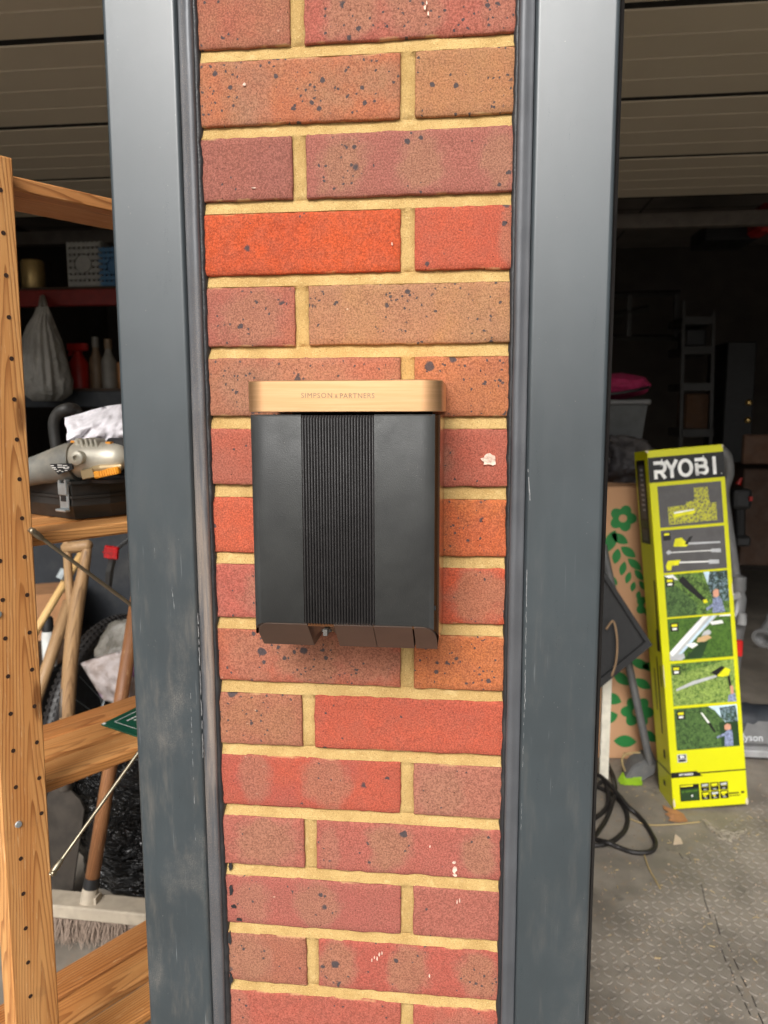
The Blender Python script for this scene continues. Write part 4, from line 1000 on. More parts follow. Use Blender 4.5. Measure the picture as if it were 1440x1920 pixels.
# red spray bottle and jars on the lower board
def bottle(label, u, v_top, y, rr, m, mc, cat='bottle', trigger=False, group=None):
    p = at(u, v_top, y); z0 = zr2+.018; hgt = p.z-z0
    t = thing('spray_bottle' if trigger else 'bottle', label, cat, (p.x, y, z0), group)
    bm = B(); add_lathe(bm, [(.0001, 0), (rr, 0), (rr, hgt*.55), (rr*.45, hgt*.74), (rr*.42, hgt*.80)], (p.x, y, z0), ZV, 16); obj('body', bm, m, t, True, ang=50)
    bm = B()
    if trigger: add_box(bm, (p.x, y, z0+hgt*.9), (rr*2.2, .03, hgt*.16), bev=.004); add_box(bm, (p.x-rr*.8, y, z0+hgt*.78), (.012, .02, hgt*.14), Matrix.Rotation(R(20), 3, 'Y'))
    else: add_lathe(bm, [(rr*.5, hgt*.80), (rr*.5, hgt), (.0001, hgt)], (p.x, y, z0), ZV, 14)
    obj('trigger_head' if trigger else 'cap', bm, mc, t)
REDP = plain('red_plastic', (160, 26, 20), .4); TANP = plain('tan_plastic', (112, 92, 70), .5); WP = plain('dull_white_plastic', (116, 112, 104), .5)
bottle('red spray bottle on the lower rack shelf beside the hanging bag', 145, 642, ry+.06, .045, REDP, REDP, 'spray bottle', True)
bottle('tan bottle left of the pair on the dark lower rack shelf', 178, 632, ry+.1, .034, TANP, WP)
bottle('white capped bottle right of the tan bottle on the lower rack shelf', 202, 636, ry+.08, .036, WP, TANP)
for i, (u, w_, hh, mm_) in enumerate(((20, 50, 70, DGREY), (75, 60, 64, BLK), (240, 60, 50, CB))):
    p = at(u, 600, ry+.1); k_ = pxm(u, 600, ry)
    bm = B(); add_box(bm, (p.x, ry+.22, zr2+.019+hh*k_/2), (w_*k_, .25, hh*k_), bev=.006)
    prop(obj('storage_box', bm, mm_), ('dark grey box at the left end of the lower rack shelf', 'black box in the middle of the lower rack shelf', 'brown box at the right end of the lower rack shelf')[i], 'box')
# hanging white carrier bag
hy = ry-.16; hm = pxm(85, 670, hy)
g = G('white_film'); WF = g.out(g.mix(g.ss(g.noise(10, 4), .35, .7), lin((150, 147, 140)), lin((178, 175, 168))), .45, 0, g.bump(g.noise(16, 5, .6, dist=1.5), .9, .02), .4)
hbag = thing('carrier_bag', 'grey white carrier bag hanging from its handles deep in the left bay', 'plastic bag', at(85, 660, hy))
bm = B(); N_ = 40; prev = None; rings = []
for (v, uc, hw, dp) in ((576, 80, 12, .02), (592, 80, 17, .04), (612, 78, 27, .07), (640, 80, 36, .10), (680, 84, 44, .13), (715, 87, 48, .14), (738, 88, 44, .12), (752, 88, 26, .07)):
    c = at(uc, v, hy); ring = []
    for k in range(N_):
        a = 2*math.pi*k/N_; f = 1+.10*noise.noise(Vector((math.cos(a)*2.2, math.sin(a)*2.2, v*.02)))-.20*(1-abs(noise.noise(Vector((math.cos(a)*3.5, math.sin(a)*3.5, v*.008+3)))))**4
        ring.append(bm.verts.new(c+Vector((math.cos(a)*hw*hm*f, math.sin(a)*dp*f, 0))))
    rings.append(ring)
for i in range(len(rings)-1):
    for k in range(N_): bm.faces.new([rings[i][k], rings[i+1][k], rings[i+1][(k+1) % N_], rings[i][(k+1) % N_]])
bm.faces.new(rings[-1][::-1]); bmesh.ops.subdivide_edges(bm, edges=bm.edges[:], cuts=2, use_grid_fill=True, smooth=.6)
obj('bag', bm, WF, hbag, True)
bm = B(); add_tube(bm, smooth_path([at(74, 596, hy), at(76, 575, hy+.02), at(80, 556, hy+.12), at(86, 575, hy+.02), at(90, 596, hy)]), .010, 6); obj('handle', bm, WF, hbag, True)

# ------------------------------------------------------------------ yellow tool box
B0 = atz(1263, 1518, .003); B1 = atz(1402, 1519, .003); B1.z = B0.z
Wb = .242; U = (B1-B0).normalized()
T0 = at(1213, 845, B0.y+.10); Vv = (T0-B0); Lb = Vv.length; Vv.normalize(); Vv = (Vv-U*Vv.dot(U)*1.0).normalized() if False else Vv
NN = U.cross(Vv).normalized()
U = Vv.cross(NN).normalized()         # keep the box rectangular
dep = .135
B0 = B0 + ZV*max(0, -(U*Wb).z)
yb = thing('tool_carton', 'tall yellow tool carton with photo panels leaning in the right bay', 'carton', B0+U*.12)
g = G('yellow_card'); YEL = g.out(g.mix(g.noise(8, 4), lin((206, 206, 8)), lin((220, 218, 12))), .34, 0, g.bump(g.noise(60, 3), .06, .001), .5)
g = G('yellow_card_side'); YELS = YEL
def fp(u, v, o=0): return B0 + U*(u*Wb) + Vv*((1-v)*Lb) + NN*o       # u from left, v from top, both 0..1
bm = B(); c = [fp(0, 1), fp(1, 1), fp(1, 0), fp(0, 0)]
add_prism(bm, c, -NN*dep); bmesh.ops.recalc_face_normals(bm, faces=bm.faces); bmesh.ops.bevel(bm, geom=bm.edges[:], offset=.0016, segments=1, affect='EDGES'); 
obj('carton_body', bm, YEL, yb)
bm = B()
for (u, v, w_, h_) in ((.985, .992, .03, .012), (.012, .985, .02, .02), (.99, .004, .02, .008), (.0, .003, .03, .005), (.992, .40, .008, .03), (.004, .62, .008, .05)):
    c = fp(u, v, .0012); pts = [c+U*(math.cos(a)*w_*Wb*random.uniform(.4, 1))+Vv*(math.sin(a)*h_*Lb*random.uniform(.4, 1)) for a in [k*.7 for k in range(9)]]
    add_prism(bm, pts, -NN*.002)
prop(obj('scuffs', bm, plain('bare_card', (206, 196, 170), .9, bump=0), yb), kind='stuff')
BLKP = plain('black_print', (16, 16, 16), .4, bump=0); GRYP = plain('grey_print', (86, 84, 84), .45, bump=0); WHP = plain('white_print_gloss', (240, 240, 236), .4, bump=0); YP = plain('yellow_print', (228, 224, 20), .4, bump=0); LG = plain('light_grey_print', (188, 190, 192), .4, bump=0); SKYP = plain('sky_print', (200, 222, 238), .4, bump=0); SKIN = plain('skin_print', (206, 150, 124), .4, bump=0); SHIRT = plain('shirt_print', (128, 138, 168), .4, var=.5, scale=160, bump=0); ORG = plain('wood_print', (216, 178, 130), .4, bump=0); DKG = plain('dark_green_print', (34, 62, 28), .4, bump=0)
def hedge(name, a, b, c_, sc):
    g = G(name); v = g.co(); n1 = g.noise(sc, 5, .7, v); n2 = g.vor(sc*1.6, v)
    n3 = g.noise(sc*5, 3, .7, v); col = g.mix(g.ss(n1, .38, .62), lin(a), lin(b)); col = g.mix(g.ss(n2, .15, .5, .55, 0), col, lin(c_)); col = g.mix(g.ss(n3, .5, .62, 0, .6), col, lin(c_)); col = g.mix(g.ss(n3, .48, .36, 0, .7), col, lin(tuple(.45*q for q in a))); return g.out(col, .4)
H1 = hedge('hedge_print', (34, 62, 20), (92, 130, 50), (140, 170, 84), 60); H2 = hedge('hedge_print_light', (70, 106, 34), (142, 168, 76), (178, 196, 110), 75); H3 = hedge('hedge_print_dark', (34, 62, 26), (76, 108, 52), (104, 136, 74), 70); LAWN = hedge('lawn_print', (60, 96, 26), (74, 112, 34), (84, 120, 42), 30); TREE = hedge('tree_print', (20, 34, 24), (52, 78, 56), (150, 176, 190), 40)
def quadp(bm, u0, v0, u1, v1, o, mi=0): add_poly(bm, [fp(u0, v1, o), fp(u1, v1, o), fp(u1, v0, o), fp(u0, v0, o)], mi)
def polyp(bm, pts, o, mi=0):
    f = add_poly(bm, [fp(u, v, o) for u, v in pts], mi); f.normal_update()
    if f.normal.dot(NN) < 0: f.normal_flip()
def panel(name, u0, v0, u1, v1, mats, shapes):
    bm = B(); quadp(bm, u0, v0, u1, v1, .0010, 0)
    for k, (mi, pts) in enumerate(shapes): polyp(bm, [(u0+(u1-u0)*a, v0+(v1-v0)*b) for a, b in pts], .0011+.00006*(k+1), mi)
    return obj(name, bm, mats, yb)
bm = B(); quadp(bm, .0, .020, 1.0, .089, .0010); band = obj('black_band', bm, BLKP, yb)
# big lettering R Y O B I drawn with ribbons
bm = B(); hgt = .036*Lb/Wb      # letter height in u units
LK = [0]
def L(u, pts, close=False, wd=.030):
    LK[0] += 1
    add_stroke(bm, [((u+x*.00106)*Wb, 0+y*.00134*Wb) for x, y in pts], wd*Wb, fp(0, .0800), U, Vv, close, 0, .0014+.00012*LK[0])
Hh = 176
arc = lambda cx, cy, r, a0, a1, n=10: [(cx+r*math.cos(R(a0+(a1-a0)*k/n)), cy+r*math.sin(R(a0+(a1-a0)*k/n))) for k in range(n+1)]
W_ = .046
def letters():
    r = 44
    L(.070, [(0, Hh-18), (96, Hh-18)]+arc(96, Hh-18-r, r, 90, -90)+[(40, Hh-18-2*r)], wd=W_); L(.070, [(20, Hh-18-2*r+20), (20, 0)], wd=W_); L(.070, [(82, Hh-18-2*r), (136, 0)], wd=W_)
    L(.235, [(0, Hh), (66, 84), (66, 0)], wd=W_); L(.235, [(132, Hh), (66, 84)], wd=W_)
    L(.392, arc(88, Hh/2, 74, 0, 360, 28)[:-1], True, wd=W_)
    L(.612, [(0, Hh-18), (100, Hh-18)]+arc(100, Hh-18-34, 34, 90, -90)+[(24, Hh-18-68)], wd=W_); L(.612, [(24, Hh-18-68), (110, Hh-18-68)]+arc(110, 55, 35, 90, -90)+[(4, 20), (20, 20), (20, Hh-50)], wd=W_)
    L(.845, [(20, 0), (20, Hh)], wd=W_)
    L(.945, [(0, 4), (12, 4)], wd=.012)
letters(); bmesh.ops.recalc_face_normals(bm, faces=bm.faces)
for f in bm.faces:
    f.normal_update()
    if f.normal.dot(NN) < 0: f.normal_flip()
obj('lettering', bm, WHP, band)
UL, UR = .10, .94
# 1: line drawings
g = G('line_art'); e = g.vor(75, feat='DISTANCE_TO_EDGE'); e2 = g.vor(150, feat='DISTANCE_TO_EDGE')
LINE = g.out(g.mix(g.math('MAXIMUM', g.ss(e, .05, .09, 1, 0), g.ss(e2, .06, .12, .8, 0)), lin((86, 84, 82)), lin((206, 204, 50))), .4)
panel('print_panel', UL, .100, UR, .214, [GRYP, LINE, YP, WHP], [(1, [(.14, .52), (.42, .5), (.44, .42), (.56, .42), (.57, .1), (.78, .1), (.80, .5), (.90, .5), (.9, .92), (.14, .95)]), (2, [(.22, .66), (.56, .62), (.56, .72), (.22, .78)]), (3, [(.23, .65), (.55, .61), (.55, .64), (.23, .69)])])
# 2: tools on grey
panel('print_panel', UL, .222, UR, .339, [GRYP, YP, LG, BLKP, WHP], [(1, [(.18, .38), (.22, .22), (.32, .2), (.42, .38), (.38, .42), (.2, .4)]), (3, [(.36, .36), (.44, .2), (.50, .18), (.42, .38)]), (2, [(.42, .33), (.92, .36), (.92, .40), (.42, .38)]), (2, [(.06, .52), (.10, .47), (.14, .50), (.14, .55), (.09, .58)]), (4, [(.14, .52), (.78, .55), (.78, .57), (.14, .54)]), (2, [(.77, .52), (.92, .53), (.92, .62), (.77, .6)]), (1, [(.04, .84), (.08, .72), (.28, .72), (.24, .84), (.14, .84), (.12, .95), (.06, .95)]), (4, [(.26, .76), (.74, .80), (.74, .83), (.26, .80)]), (2, [(.72, .77), (.88, .79), (.88, .88), (.72, .87)]), (3, [(.03, .05), (.15, .05), (.15, .24), (.03, .24)]), (1, [(.05, .07), (.13, .07), (.13, .12), (.05, .12)])])
# 3..6 photographs
ic = lambda x, y: [(3, [(x, y), (x+.13, y), (x+.13, y+.2), (x, y+.2)]), (4, [(x+.02, y+.03), (x+.11, y+.03), (x+.11, y+.09), (x+.02, y+.09)]), (5, [(x+.03, y+.12), (x+.10, y+.12), (x+.10, y+.17), (x+.03, y+.17)])]
panel('photo_panel', UL, .345, UR, .462, [H1, SKYP, TREE, BLKP, YP, WHP, SKIN, SHIRT, DKG, H3], [(1, [(.62, 0), (1, 0), (1, .55), (.72, .5)]), (2, [(.72, .0), (1, 0), (1, .72), (.74, .7), (.68, .3)]), (9, [(0, .2), (.2, .3), (.5, .75), (.45, 1), (0, 1)]), (3, [(.22, .14), (.30, .05), (.38, .2), (.64, .66), (.58, .70), (.3, .3)]), (4, [(.58, .66), (.64, .64), (.66, .72), (.60, .74)]), (7, [(.72, .98), (.74, .66), (.80, .60), (.88, .66), (.92, .98)]), (7, [(.62, .86), (.74, .74), (.76, .80), (.64, .92)]), (6, [(.75, .60), (.75, .47), (.79, .42), (.84, .44), (.84, .58), (.80, .62)]), (5, [(.0, .02), (.14, .0), (.22, .14), (.10, .10)])]+ic(.02, .08))
panel('photo_panel', UL, .467, UR, .584, [LAWN, SKYP, LG, BLKP, YP, WHP, ORG, DKG], [(7, [(.24, .96), (.5, .6), (.62, .6), (.5, .98)]), (2, [(0, .98), (0, .82), (.34, .3), (.58, .0), (.80, .0), (.06, 1)]), (5, [(0, .80), (.30, .36), (.56, .0), (.66, .0), (.04, .90)]), (1, [(.10, .9), (.72, .0), (.76, .0), (.12, .96)]), (6, [(.46, .50), (.62, .44), (.68, .52), (.56, .60), (.44, .60)]), (2, [(.56, .36), (.64, .32), (.68, .38), (.66, .44), (.52, .46)]), (5, [(.26, .64), (.4, .60), (.46, .66), (.36, .74)]), (2, [(.02, .98), (.06, .86), (.22, .84), (.24, .94), (.18, 1)]), (5, [(.66, .14), (.86, .12), (.88, .20), (.70, .22)]), (5, [(.82, .0), (1, .0), (1, .04), (.82, .03)]), (7, [(.26, .98), (.30, .80), (.32, .80), (.30, .98)])]+ic(.04, .10))
panel('photo_panel', UL, .592, UR, .710, [H2, SKYP, LG, BLKP, YP, WHP, SKIN, SHIRT, H1], [(8, [(.0, .0), (.9, .0), (.5, .14), (.1, .22)]), (2, [(.06, .60), (.34, .44), (.70, .34), (.72, .39), (.36, .52), (.06, .65)]), (3, [(.62, .28), (.80, .14), (.88, .20), (.74, .38)]), (4, [(.72, .36), (.86, .18), (.94, .24), (.90, .38), (.80, .40)]), (3, [(.88, .38), (.92, .38), (.94, .66), (.90, .66)]), (6, [(.91, .62), (.96, .62), (.97, .84), (.92, .84)]), (7, [(.88, .84), (.98, .80), (1, 1), (.86, 1)])]+ic(.02, .06))
panel('photo_panel', UL, .718, UR, .835, [H3, SKYP, TREE, BLKP, YP, WHP, SKIN, SHIRT, DKG], [(1, [(.54, .0), (1, .0), (1, .42), (.80, .4), (.64, .1)]), (2, [(.72, .05), (.98, .02), (1, .46), (.84, .42), (.74, .3)]), (8, [(.70, .40), (1, .40), (1, .98), (.72, .98)]), (5, [(.42, .14), (.44, .13), (.56, .40), (.53, .42)]), (3, [(.52, .40), (.56, .38), (.64, .62), (.61, .64)]), (7, [(.76, .98), (.78, .66), (.84, .56), (.90, .62), (.90, .98)]), (7, [(.64, .74), (.78, .66), (.79, .72), (.66, .78)]), (6, [(.78, .58), (.78, .48), (.83, .44), (.88, .48), (.88, .58), (.82, .60)])]+ic(.04, .06))
panel('icon_panel', UL, .846, UL+.125, .869, [LG, BLKP, WHP], [(1, [(.1, .1), (.9, .1), (.9, .55), (.1, .55)]), (2, [(.3, .15), (.5, .15), (.5, .5), (.3, .5)]), (1, [(.1, .65), (.9, .65), (.9, .9), (.1, .9)]), (2, [(.55, .2), (.75, .2), (.75, .45), (.55, .45)])])
bm = B(); quadp(bm, 0, .9005, 1.0, .904, .0010); polyp(bm, [(0, .896), (.34, .896), (.42, .911), (0, .911)], .0011); stripe = obj('black_stripe', bm, BLKP, yb)
text_mesh('stripe_lettering', 'RPT184520X', .0085, fp(.20, .9035), U, Vv, WHP, stripe, .0016, .0003, 1.0, 1.0)
bm = B(); polyp(bm, [(UL, .932), (.36, .932), (.36, .979), (UL, .979)], .0010, 0)
polyp(bm, [(UL+.01, .946), (.35, .943), (.35, .977), (UL+.01, .977)], .0012, 1); polyp(bm, [(UL+.02, .950), (.34, .947), (.34, .953), (UL+.02, .955)], .0013, 2); polyp(bm, [(.25, .962), (.27, .962), (.27, .968), (.25, .968)], .0013, 3); polyp(bm, [(UL+.01, .934), (.28, .934), (.28, .938), (UL+.01, .938)], .0012, 4)
obj('photo_panel', bm, [BLKP, DKG, LAWN, WHP, YP], yb)
for i in range(3):
    for j in range(2):
        u0 = .385+i*.125; v0 = .9315+j*.0245
        panel('icon_panel', u0, v0, u0+.112, v0+.0225, [BLKP, YP, LG], [(1 if (i+j) % 2 else 2, [(.12, .15), (.88, .12), (.84, .38), (.14, .42)]), (1, [(.2, .48), (.5, .45), (.62, .62), (.3, .66)]) if j else (1, [(.1, .46), (.9, .46), (.9, .5), (.1, .5)]), (2, [(.3, .76), (.7, .76), (.7, .86), (.3, .86)])])
bm = B()
for k in range(6): quadp(bm, .755+k*.022, .9635, .772+k*.022, .9685, .0010)
quadp(bm, .915, .962, .955, .968, .0010); quadp(bm, .755, .972, .90, .974, .0010); obj('small_print', bm, BLKP, yb)
# side face prints
def sf(a, v, o=0): return B0 - NN*(a*dep) + Vv*((1-v)*Lb) - U*o          # a: 0 front edge .. 1 back
def quads(bm, a0, v0, a1, v1, o=.001, mi=0):
    f = add_poly(bm, [sf(a0, v1, o), sf(a1, v1, o), sf(a1, v0, o), sf(a0, v0, o)], mi); f.normal_update()
    if f.normal.dot(-U) < 0: f.normal_flip()
bm = B(); quads(bm, .22, .025, .88, .26, .001, 0); quads(bm, .30, .04, .74, .19, .0014, 1); quads(bm, .30, .195, .80, .215, .0014, 2); quads(bm, .35, .22, .75, .252, .0014, 3)
for k in range(9): quads(bm, .40, .05+.014*k, .55+.1*random.random(), .055+.014*k, .0016, 4)
obj('side_label', bm, [BLKP, GRYP, DKG, GRYP, LG], yb)
bm = B(); quads(bm, .12, .36, .20, .50); quads(bm, .10, .50, .30, .56); quads(bm, .36, .58, .44, .80); quads(bm, .62, .62, .68, .74); quads(bm, .16, .60, .22, .66); quads(bm, .30, .845, .42, .87); quads(bm, .45, .94, .6, .955); quads(bm, .0, .9005, 1., .904); obj('side_print', bm, BLKP, yb)

# ------------------------------------------------------------------ flowered cardboard box
cy = 1.99; c0 = at(1090, 1408, cy); c0.z = 0; c1 = at(1255, 1414, cy); ctop = at(1160, 914, cy).z
cx0, cx1 = c0.x, c1.x
fb = thing('cardboard_box', 'tall brown cardboard box printed with green flowers and leaves behind the yellow carton', 'box', ((cx0+cx1)/2, cy+.12, 0))
g = G('kraft_card'); KR = g.out(g.mix(g.noise(6, 5), lin((196, 150, 112)), lin((208, 162, 124))), .85, 0, g.bump(g.noise(1, 3, .6, g.map(g.co(), (300, 300, 8))), .12, .001), .3)
bm = B(); add_box(bm, ((cx0+cx1)/2, cy+.13, ctop/2+.002), (cx1-cx0, .26, ctop), bev=.004); obj('box_body', bm, KR, fb)
GRN = plain('green_print', (40, 128, 62), .6, bump=0, scale=12)
yf = cy-.0008
def flower(u, v, r, hole=True, n=5, ph=0):
    bm = B(); c = at(u, v, yf); m = pxm(u, v, yf); pts = []
    for k in range(60):
        a = 2*math.pi*k/60+ph; q = r*m*(.72+.30*abs(math.cos(a*n/2)))
        pts.append(c+Vector((q*math.cos(a), 0, q*math.sin(a))))
    inn = [c+Vector((r*.30*m*math.cos(2*math.pi*k/60+ph), 0, r*.30*m*math.sin(2*math.pi*k/60+ph))) for k in range(60)]
    a_ = [bm.verts.new(p) for p in pts]; b_ = [bm.verts.new(p) for p in inn]
    for k in range(60): bm.faces.new([a_[k], a_[(k+1) % 60], b_[(k+1) % 60], b_[k]])
    bmesh.ops.recalc_face_normals(bm, faces=bm.faces); obj('flower_print', bm, GRN, fb)
def leaf(u, v, L_, w_, deg):
    bm = B(); c = at(u, v, yf); m = pxm(u, v, yf); d = Vector((math.cos(R(deg)), 0, math.sin(R(deg)))); s = Vector((-d.z, 0, d.x)); pts = []
    for k in range(9): t = k/8; pts.append(c+d*(L_*m*(t-.5))+s*(w_*m*.5*math.sin(math.pi*t)**.8))
    for k in range(7, 0, -1): t = k/8; pts.append(c+d*(L_*m*(t-.5))-s*(w_*m*.5*math.sin(math.pi*t)**.8))
    add_poly(bm, pts); obj('leaf_print', bm, GRN, fb)
flower(1168, 972, 25, True, 5, .3); flower(1214, 1135, 22, True, 5, .8); flower(1195, 1335, 30, True, 6, .2); flower(1128, 1190, 22)
for a in ((1162, 1010, 36, 18, -30), (1178, 1035, 34, 17, -35), (1156, 1043, 30, 16, 80), (1190, 1058, 34, 15, -40), (1168, 1066, 28, 13, 78), (1198, 1078, 26, 12, -50), (1178, 1083, 24, 11, 75), (1205, 1098, 22, 10, -55), (1187, 1100, 20, 10, 78), (1197, 1116, 17, 9, 85), (1145, 1015, 46, 22, 70), (1148, 1088, 26, 14, -40),
          (1200, 1245, 40, 18, -25), (1165, 1272, 40, 20, -40), (1205, 1282, 36, 18, -30), (1148, 1310, 36, 22, -20), (1142, 1345, 34, 24, 20), (1172, 1390, 42, 24, 0), (1218, 1380, 34, 18, -40), (1220, 1250, 34, 18, 0)): leaf(*a)
# black tray
ty = 1.74
bt = thing('plastic_tray', 'black plastic tray tilted on its corner in front of the flowered box', 'tray', at(1160, 1240, ty))
A_, B_, C_ = at(1106, 1028, ty), at(1222, 1207, ty-.03), at(1120, 1291, ty-.03)
e1 = (A_-B_); e2 = (C_-B_); n_ = e1.cross(e2).normalized(); 
if n_.y > 0: n_ = -n_
D_ = A_+e2
bm = B(); add_prism(bm, [A_, B_, C_, D_], -n_*.012); bmesh.ops.recalc_face_normals(bm, faces=bm.faces); obj('tray_base', bm, BLK, bt)
bm = B(); cen = (A_+B_+C_+D_)/4
for p, q in ((A_, B_), (B_, C_), (C_, D_), (D_, A_)):
    i1, i2 = p.lerp(cen, .12), q.lerp(cen, .12); add_prism(bm, [p, q, i2, i1], n_*.016)
bmesh.ops.recalc_face_normals(bm, faces=bm.faces); obj('rim', bm, BLK, bt)
bm = B(); add_tube(bm, smooth_path([at(1136, 1180, ty-.05), at(1150, 1165, ty-.05), at(1157, 1200, ty-.05), at(1155, 1240, ty-.05), at(1147, 1268, ty-.05)]), .0035, 6); prop(obj('twine', bm, plain('twine', (150, 122, 92), .9), None, True), 'loose brown twine hanging over the black tray', 'twine')
bm = B(); p = at(1134, 1440, 1.80); add_box(bm, (p.x, 1.82, .30), (.030, .02, .60)); wp = obj('white_batten', bm, plain('white_batten', (222, 216, 200), .6)); prop(wp, 'white wooden batten standing upright beside the right door frame below the tray', 'batten')
# dustpan broom with lime bristles
ly_ = 1.86
hb2 = thing('hand_broom', 'grey long handled broom with lime green bristles on the mat behind the yellow carton', 'broom', atz(1205, 1490, 0))
hp0 = at(1219, 1432, ly_); hp1 = at(1172, 1215, ly_+.06); hp2 = hp0+(hp1-hp0)*1.9
bm = B(); add_tube(bm, [hp0, hp1, hp2], 7.5*pxm(1200, 1350, ly_), 12); obj('handle', bm, GREY, hb2, True, ang=40)
hm2 = pxm(1200, 1460, ly_)
bm = B(); add_prism(bm, [at(1172, 1462, ly_-.05), at(1186, 1438, ly_-.02), at(1212, 1425, ly_), at(1232, 1428, ly_), at(1228, 1452, ly_-.02), at(1196, 1470, ly_-.05)], (0, .07, .01)); bmesh.ops.recalc_face_normals(bm, faces=bm.faces); bmesh.ops.bevel(bm, geom=bm.edges[:], offset=.004, segments=2, affect='EDGES'); obj('head', bm, plain('broom_grey', (92, 92, 92), .55, dirt=(120, 108, 92)), hb2)
bm = B()
for k in range(420):
    t = random.random(); a = at(1172, 1462, ly_-.05).lerp(at(1204, 1462, ly_-.05), t)+Vector((0, random.uniform(0, .05), .004)); b = at(1163+t*40, 1490-t*6, ly_-.08)
    b = Vector((b.x+random.gauss(0, .004), b.y+random.uniform(0, .05), max(.004, b.z+random.gauss(0, .004)))); q = Vector((.0012, 0, 0)); add_poly(bm, [a-q, a+q, b+q, b-q])
prop(obj('bristles', bm, plain('lime_bristle', (150, 190, 40), .6, bump=0), hb2), kind='stuff')
# black cable loops
cz = lambda x, y, h=.008: atz(1080+x/4, 1440+y/4, h)
bm = B(); rc = .0074
add_tube(bm, smooth_path([cz(150, -130), cz(200, -90), cz(250, 0, .02), cz(285, 80, .02), cz(295, 180, .022), cz(270, 270, .02), cz(230, 380), cz(165, 480), cz(90, 560)]), rc, 8)
add_tube(bm, smooth_path([cz(90, 120), cz(180, 150), cz(280, 205), cz(350, 275), cz(385, 360), cz(376, 450), cz(330, 510), cz(250, 560), cz(150, 580), cz(60, 560)]), rc, 8)
add_tube(bm, smooth_path([cz(60, 40, .03), cz(180, 60, .03), cz(300, 180, .03), cz(390, 290, .02), cz(460, 350), cz(520, 420), cz(570, 500), cz(596, 560), cz(580, 612), cz(520, 635), cz(420, 630), cz(320, 595), cz(240, 560, .02), cz(165, 540), cz(60, 500)]), rc, 8)
add_tube(bm, smooth_path([cz(100, 200), cz(200, 100, .02), cz(240, 180, .02), cz(236, 280), cz(190, 340), cz(110, 400)]), rc, 8)
prop(obj('power_cable', bm, RUB, None, True), 'coiled black power cable on the chequered mat next to the right door frame', 'cable')
# leaf, net, twigs and crumbs
LEAF = plain('dry_leaf', (176, 124, 82), .8, scale=30)
def leaf3(name, label, u, v, pts, m, h=.009):
    c = atz(u, v, .001); k = (c-CAM).dot(_f)/FPX; bm = B(); n = len(pts)
    cv = bm.verts.new(c+Vector((0, 0, h*.4)))
    vs = [bm.verts.new(atz(a, b, .0012)+Vector((0, 0, h*random.uniform(.0, 1)))) for a, b in pts]
    for i in range(n): bm.faces.new([cv, vs[i], vs[(i+1) % n]])
    bmesh.ops.subdivide_edges(bm, edges=bm.edges[:], cuts=1); o = obj(name, bm, m, None, True); prop(o, label, 'leaf'); return o
leaf3('dry_leaf', 'brown dry leaf lying on the mat at the foot of the yellow carton', 1265, 1530, [(1243, 1511), (1256, 1517), (1268, 1519), (1282, 1528), (1290, 1542), (1272, 1545), (1252, 1543), (1258, 1537), (1246, 1531), (1254, 1526), (1244, 1520)], LEAF)
leaf3('dry_leaf', 'small pale leaf fragment on the mat below the dry brown leaf', 1268, 1578, [(1262, 1585), (1266, 1568), (1276, 1574), (1281, 1584)], plain('pale_leaf', (196, 176, 150), .8), .01)
NET = plain('net_fibre', (170, 160, 142), .9, bump=0)
bm = B(); rnd = random.Random(5)
ctr = [(1320, 1540), (1332, 1552), (1345, 1560), (1358, 1563), (1375, 1563), (1395, 1560), (1402, 1557), (1360, 1575), (1370, 1578), (1384, 1570)]
for k in range(70):
    a = rnd.choice(ctr[:6]); b = rnd.choice(ctr[:10])
    if abs(a[0]-b[0]) > 34: continue
    p = atz(a[0]+rnd.uniform(-4, 4), a[1]+rnd.uniform(-3, 3), .004+rnd.random()*.012); q = atz(b[0]+rnd.uniform(-4, 4), b[1]+rnd.uniform(-3, 3), .003); mid = (p+q)/2+Vector((rnd.uniform(-.01, .01), rnd.uniform(-.01, .01), .008*rnd.random()))
    add_tube(bm, smooth_path([p, mid, q], 3), .0009, 4)
prop(obj('garden_net', bm, NET), 'scrap of pale frayed net lying on the mat right of the dry leaf', 'net scrap')
TW = plain('straw', (168, 146, 100), .8, bump=0)
bm = B()
add_tube(bm, smooth_path([atz(1180, 1535, .006), atz(1214, 1546, .006), atz(1260, 1546, .006), atz(1312, 1541, .006)]), .0022, 5)
add_tube(bm, smooth_path([atz(1208, 1602, .004), atz(1216, 1626, .004), atz(1230, 1652, .004), atz(1238, 1666, .004)]), .0022, 5)
add_tube(bm, smooth_path([atz(1166, 1432, .05), atz(1170, 1412, .07), atz(1185, 1418, .04), atz(1205, 1412, .05)]), .002, 5)
add_tube(bm, smooth_path([atz(1172, 1446, .08), atz(1166, 1425, .12), atz(1178, 1413, .14), atz(1200, 1411, .14)]), .003, 5)
for k in range(150):
    u, v = rnd.uniform(1120, 1440), rnd.uniform(1440, 1900)
    if rnd.random() > (1.25-(v-1440)/330): continue
    p = atz(u, v, .0022); a = rnd.uniform(0, 6.28); l = rnd.uniform(.003, .016); add_tube(bm, [p, p+Vector((math.cos(a)*l, math.sin(a)*l, .001))], .0011, 4)
prop(obj('straw', bm, TW), kind='stuff')
bm = B()
for k in range(420):
    u, v = rnd.uniform(1115, 1440), rnd.uniform(1430, 1915); p = atz(u, v, .0016); s_ = rnd.uniform(.001, .0032); add_box(bm, p, (s_, s_*rnd.uniform(.5, 1.5), s_*.7), Matrix.Rotation(rnd.random()*3, 3, 'Z'))
prop(obj('crumbs', bm, plain('debris', (168, 146, 124), .9, var=.5, scale=40, bump=0)), kind='stuff')

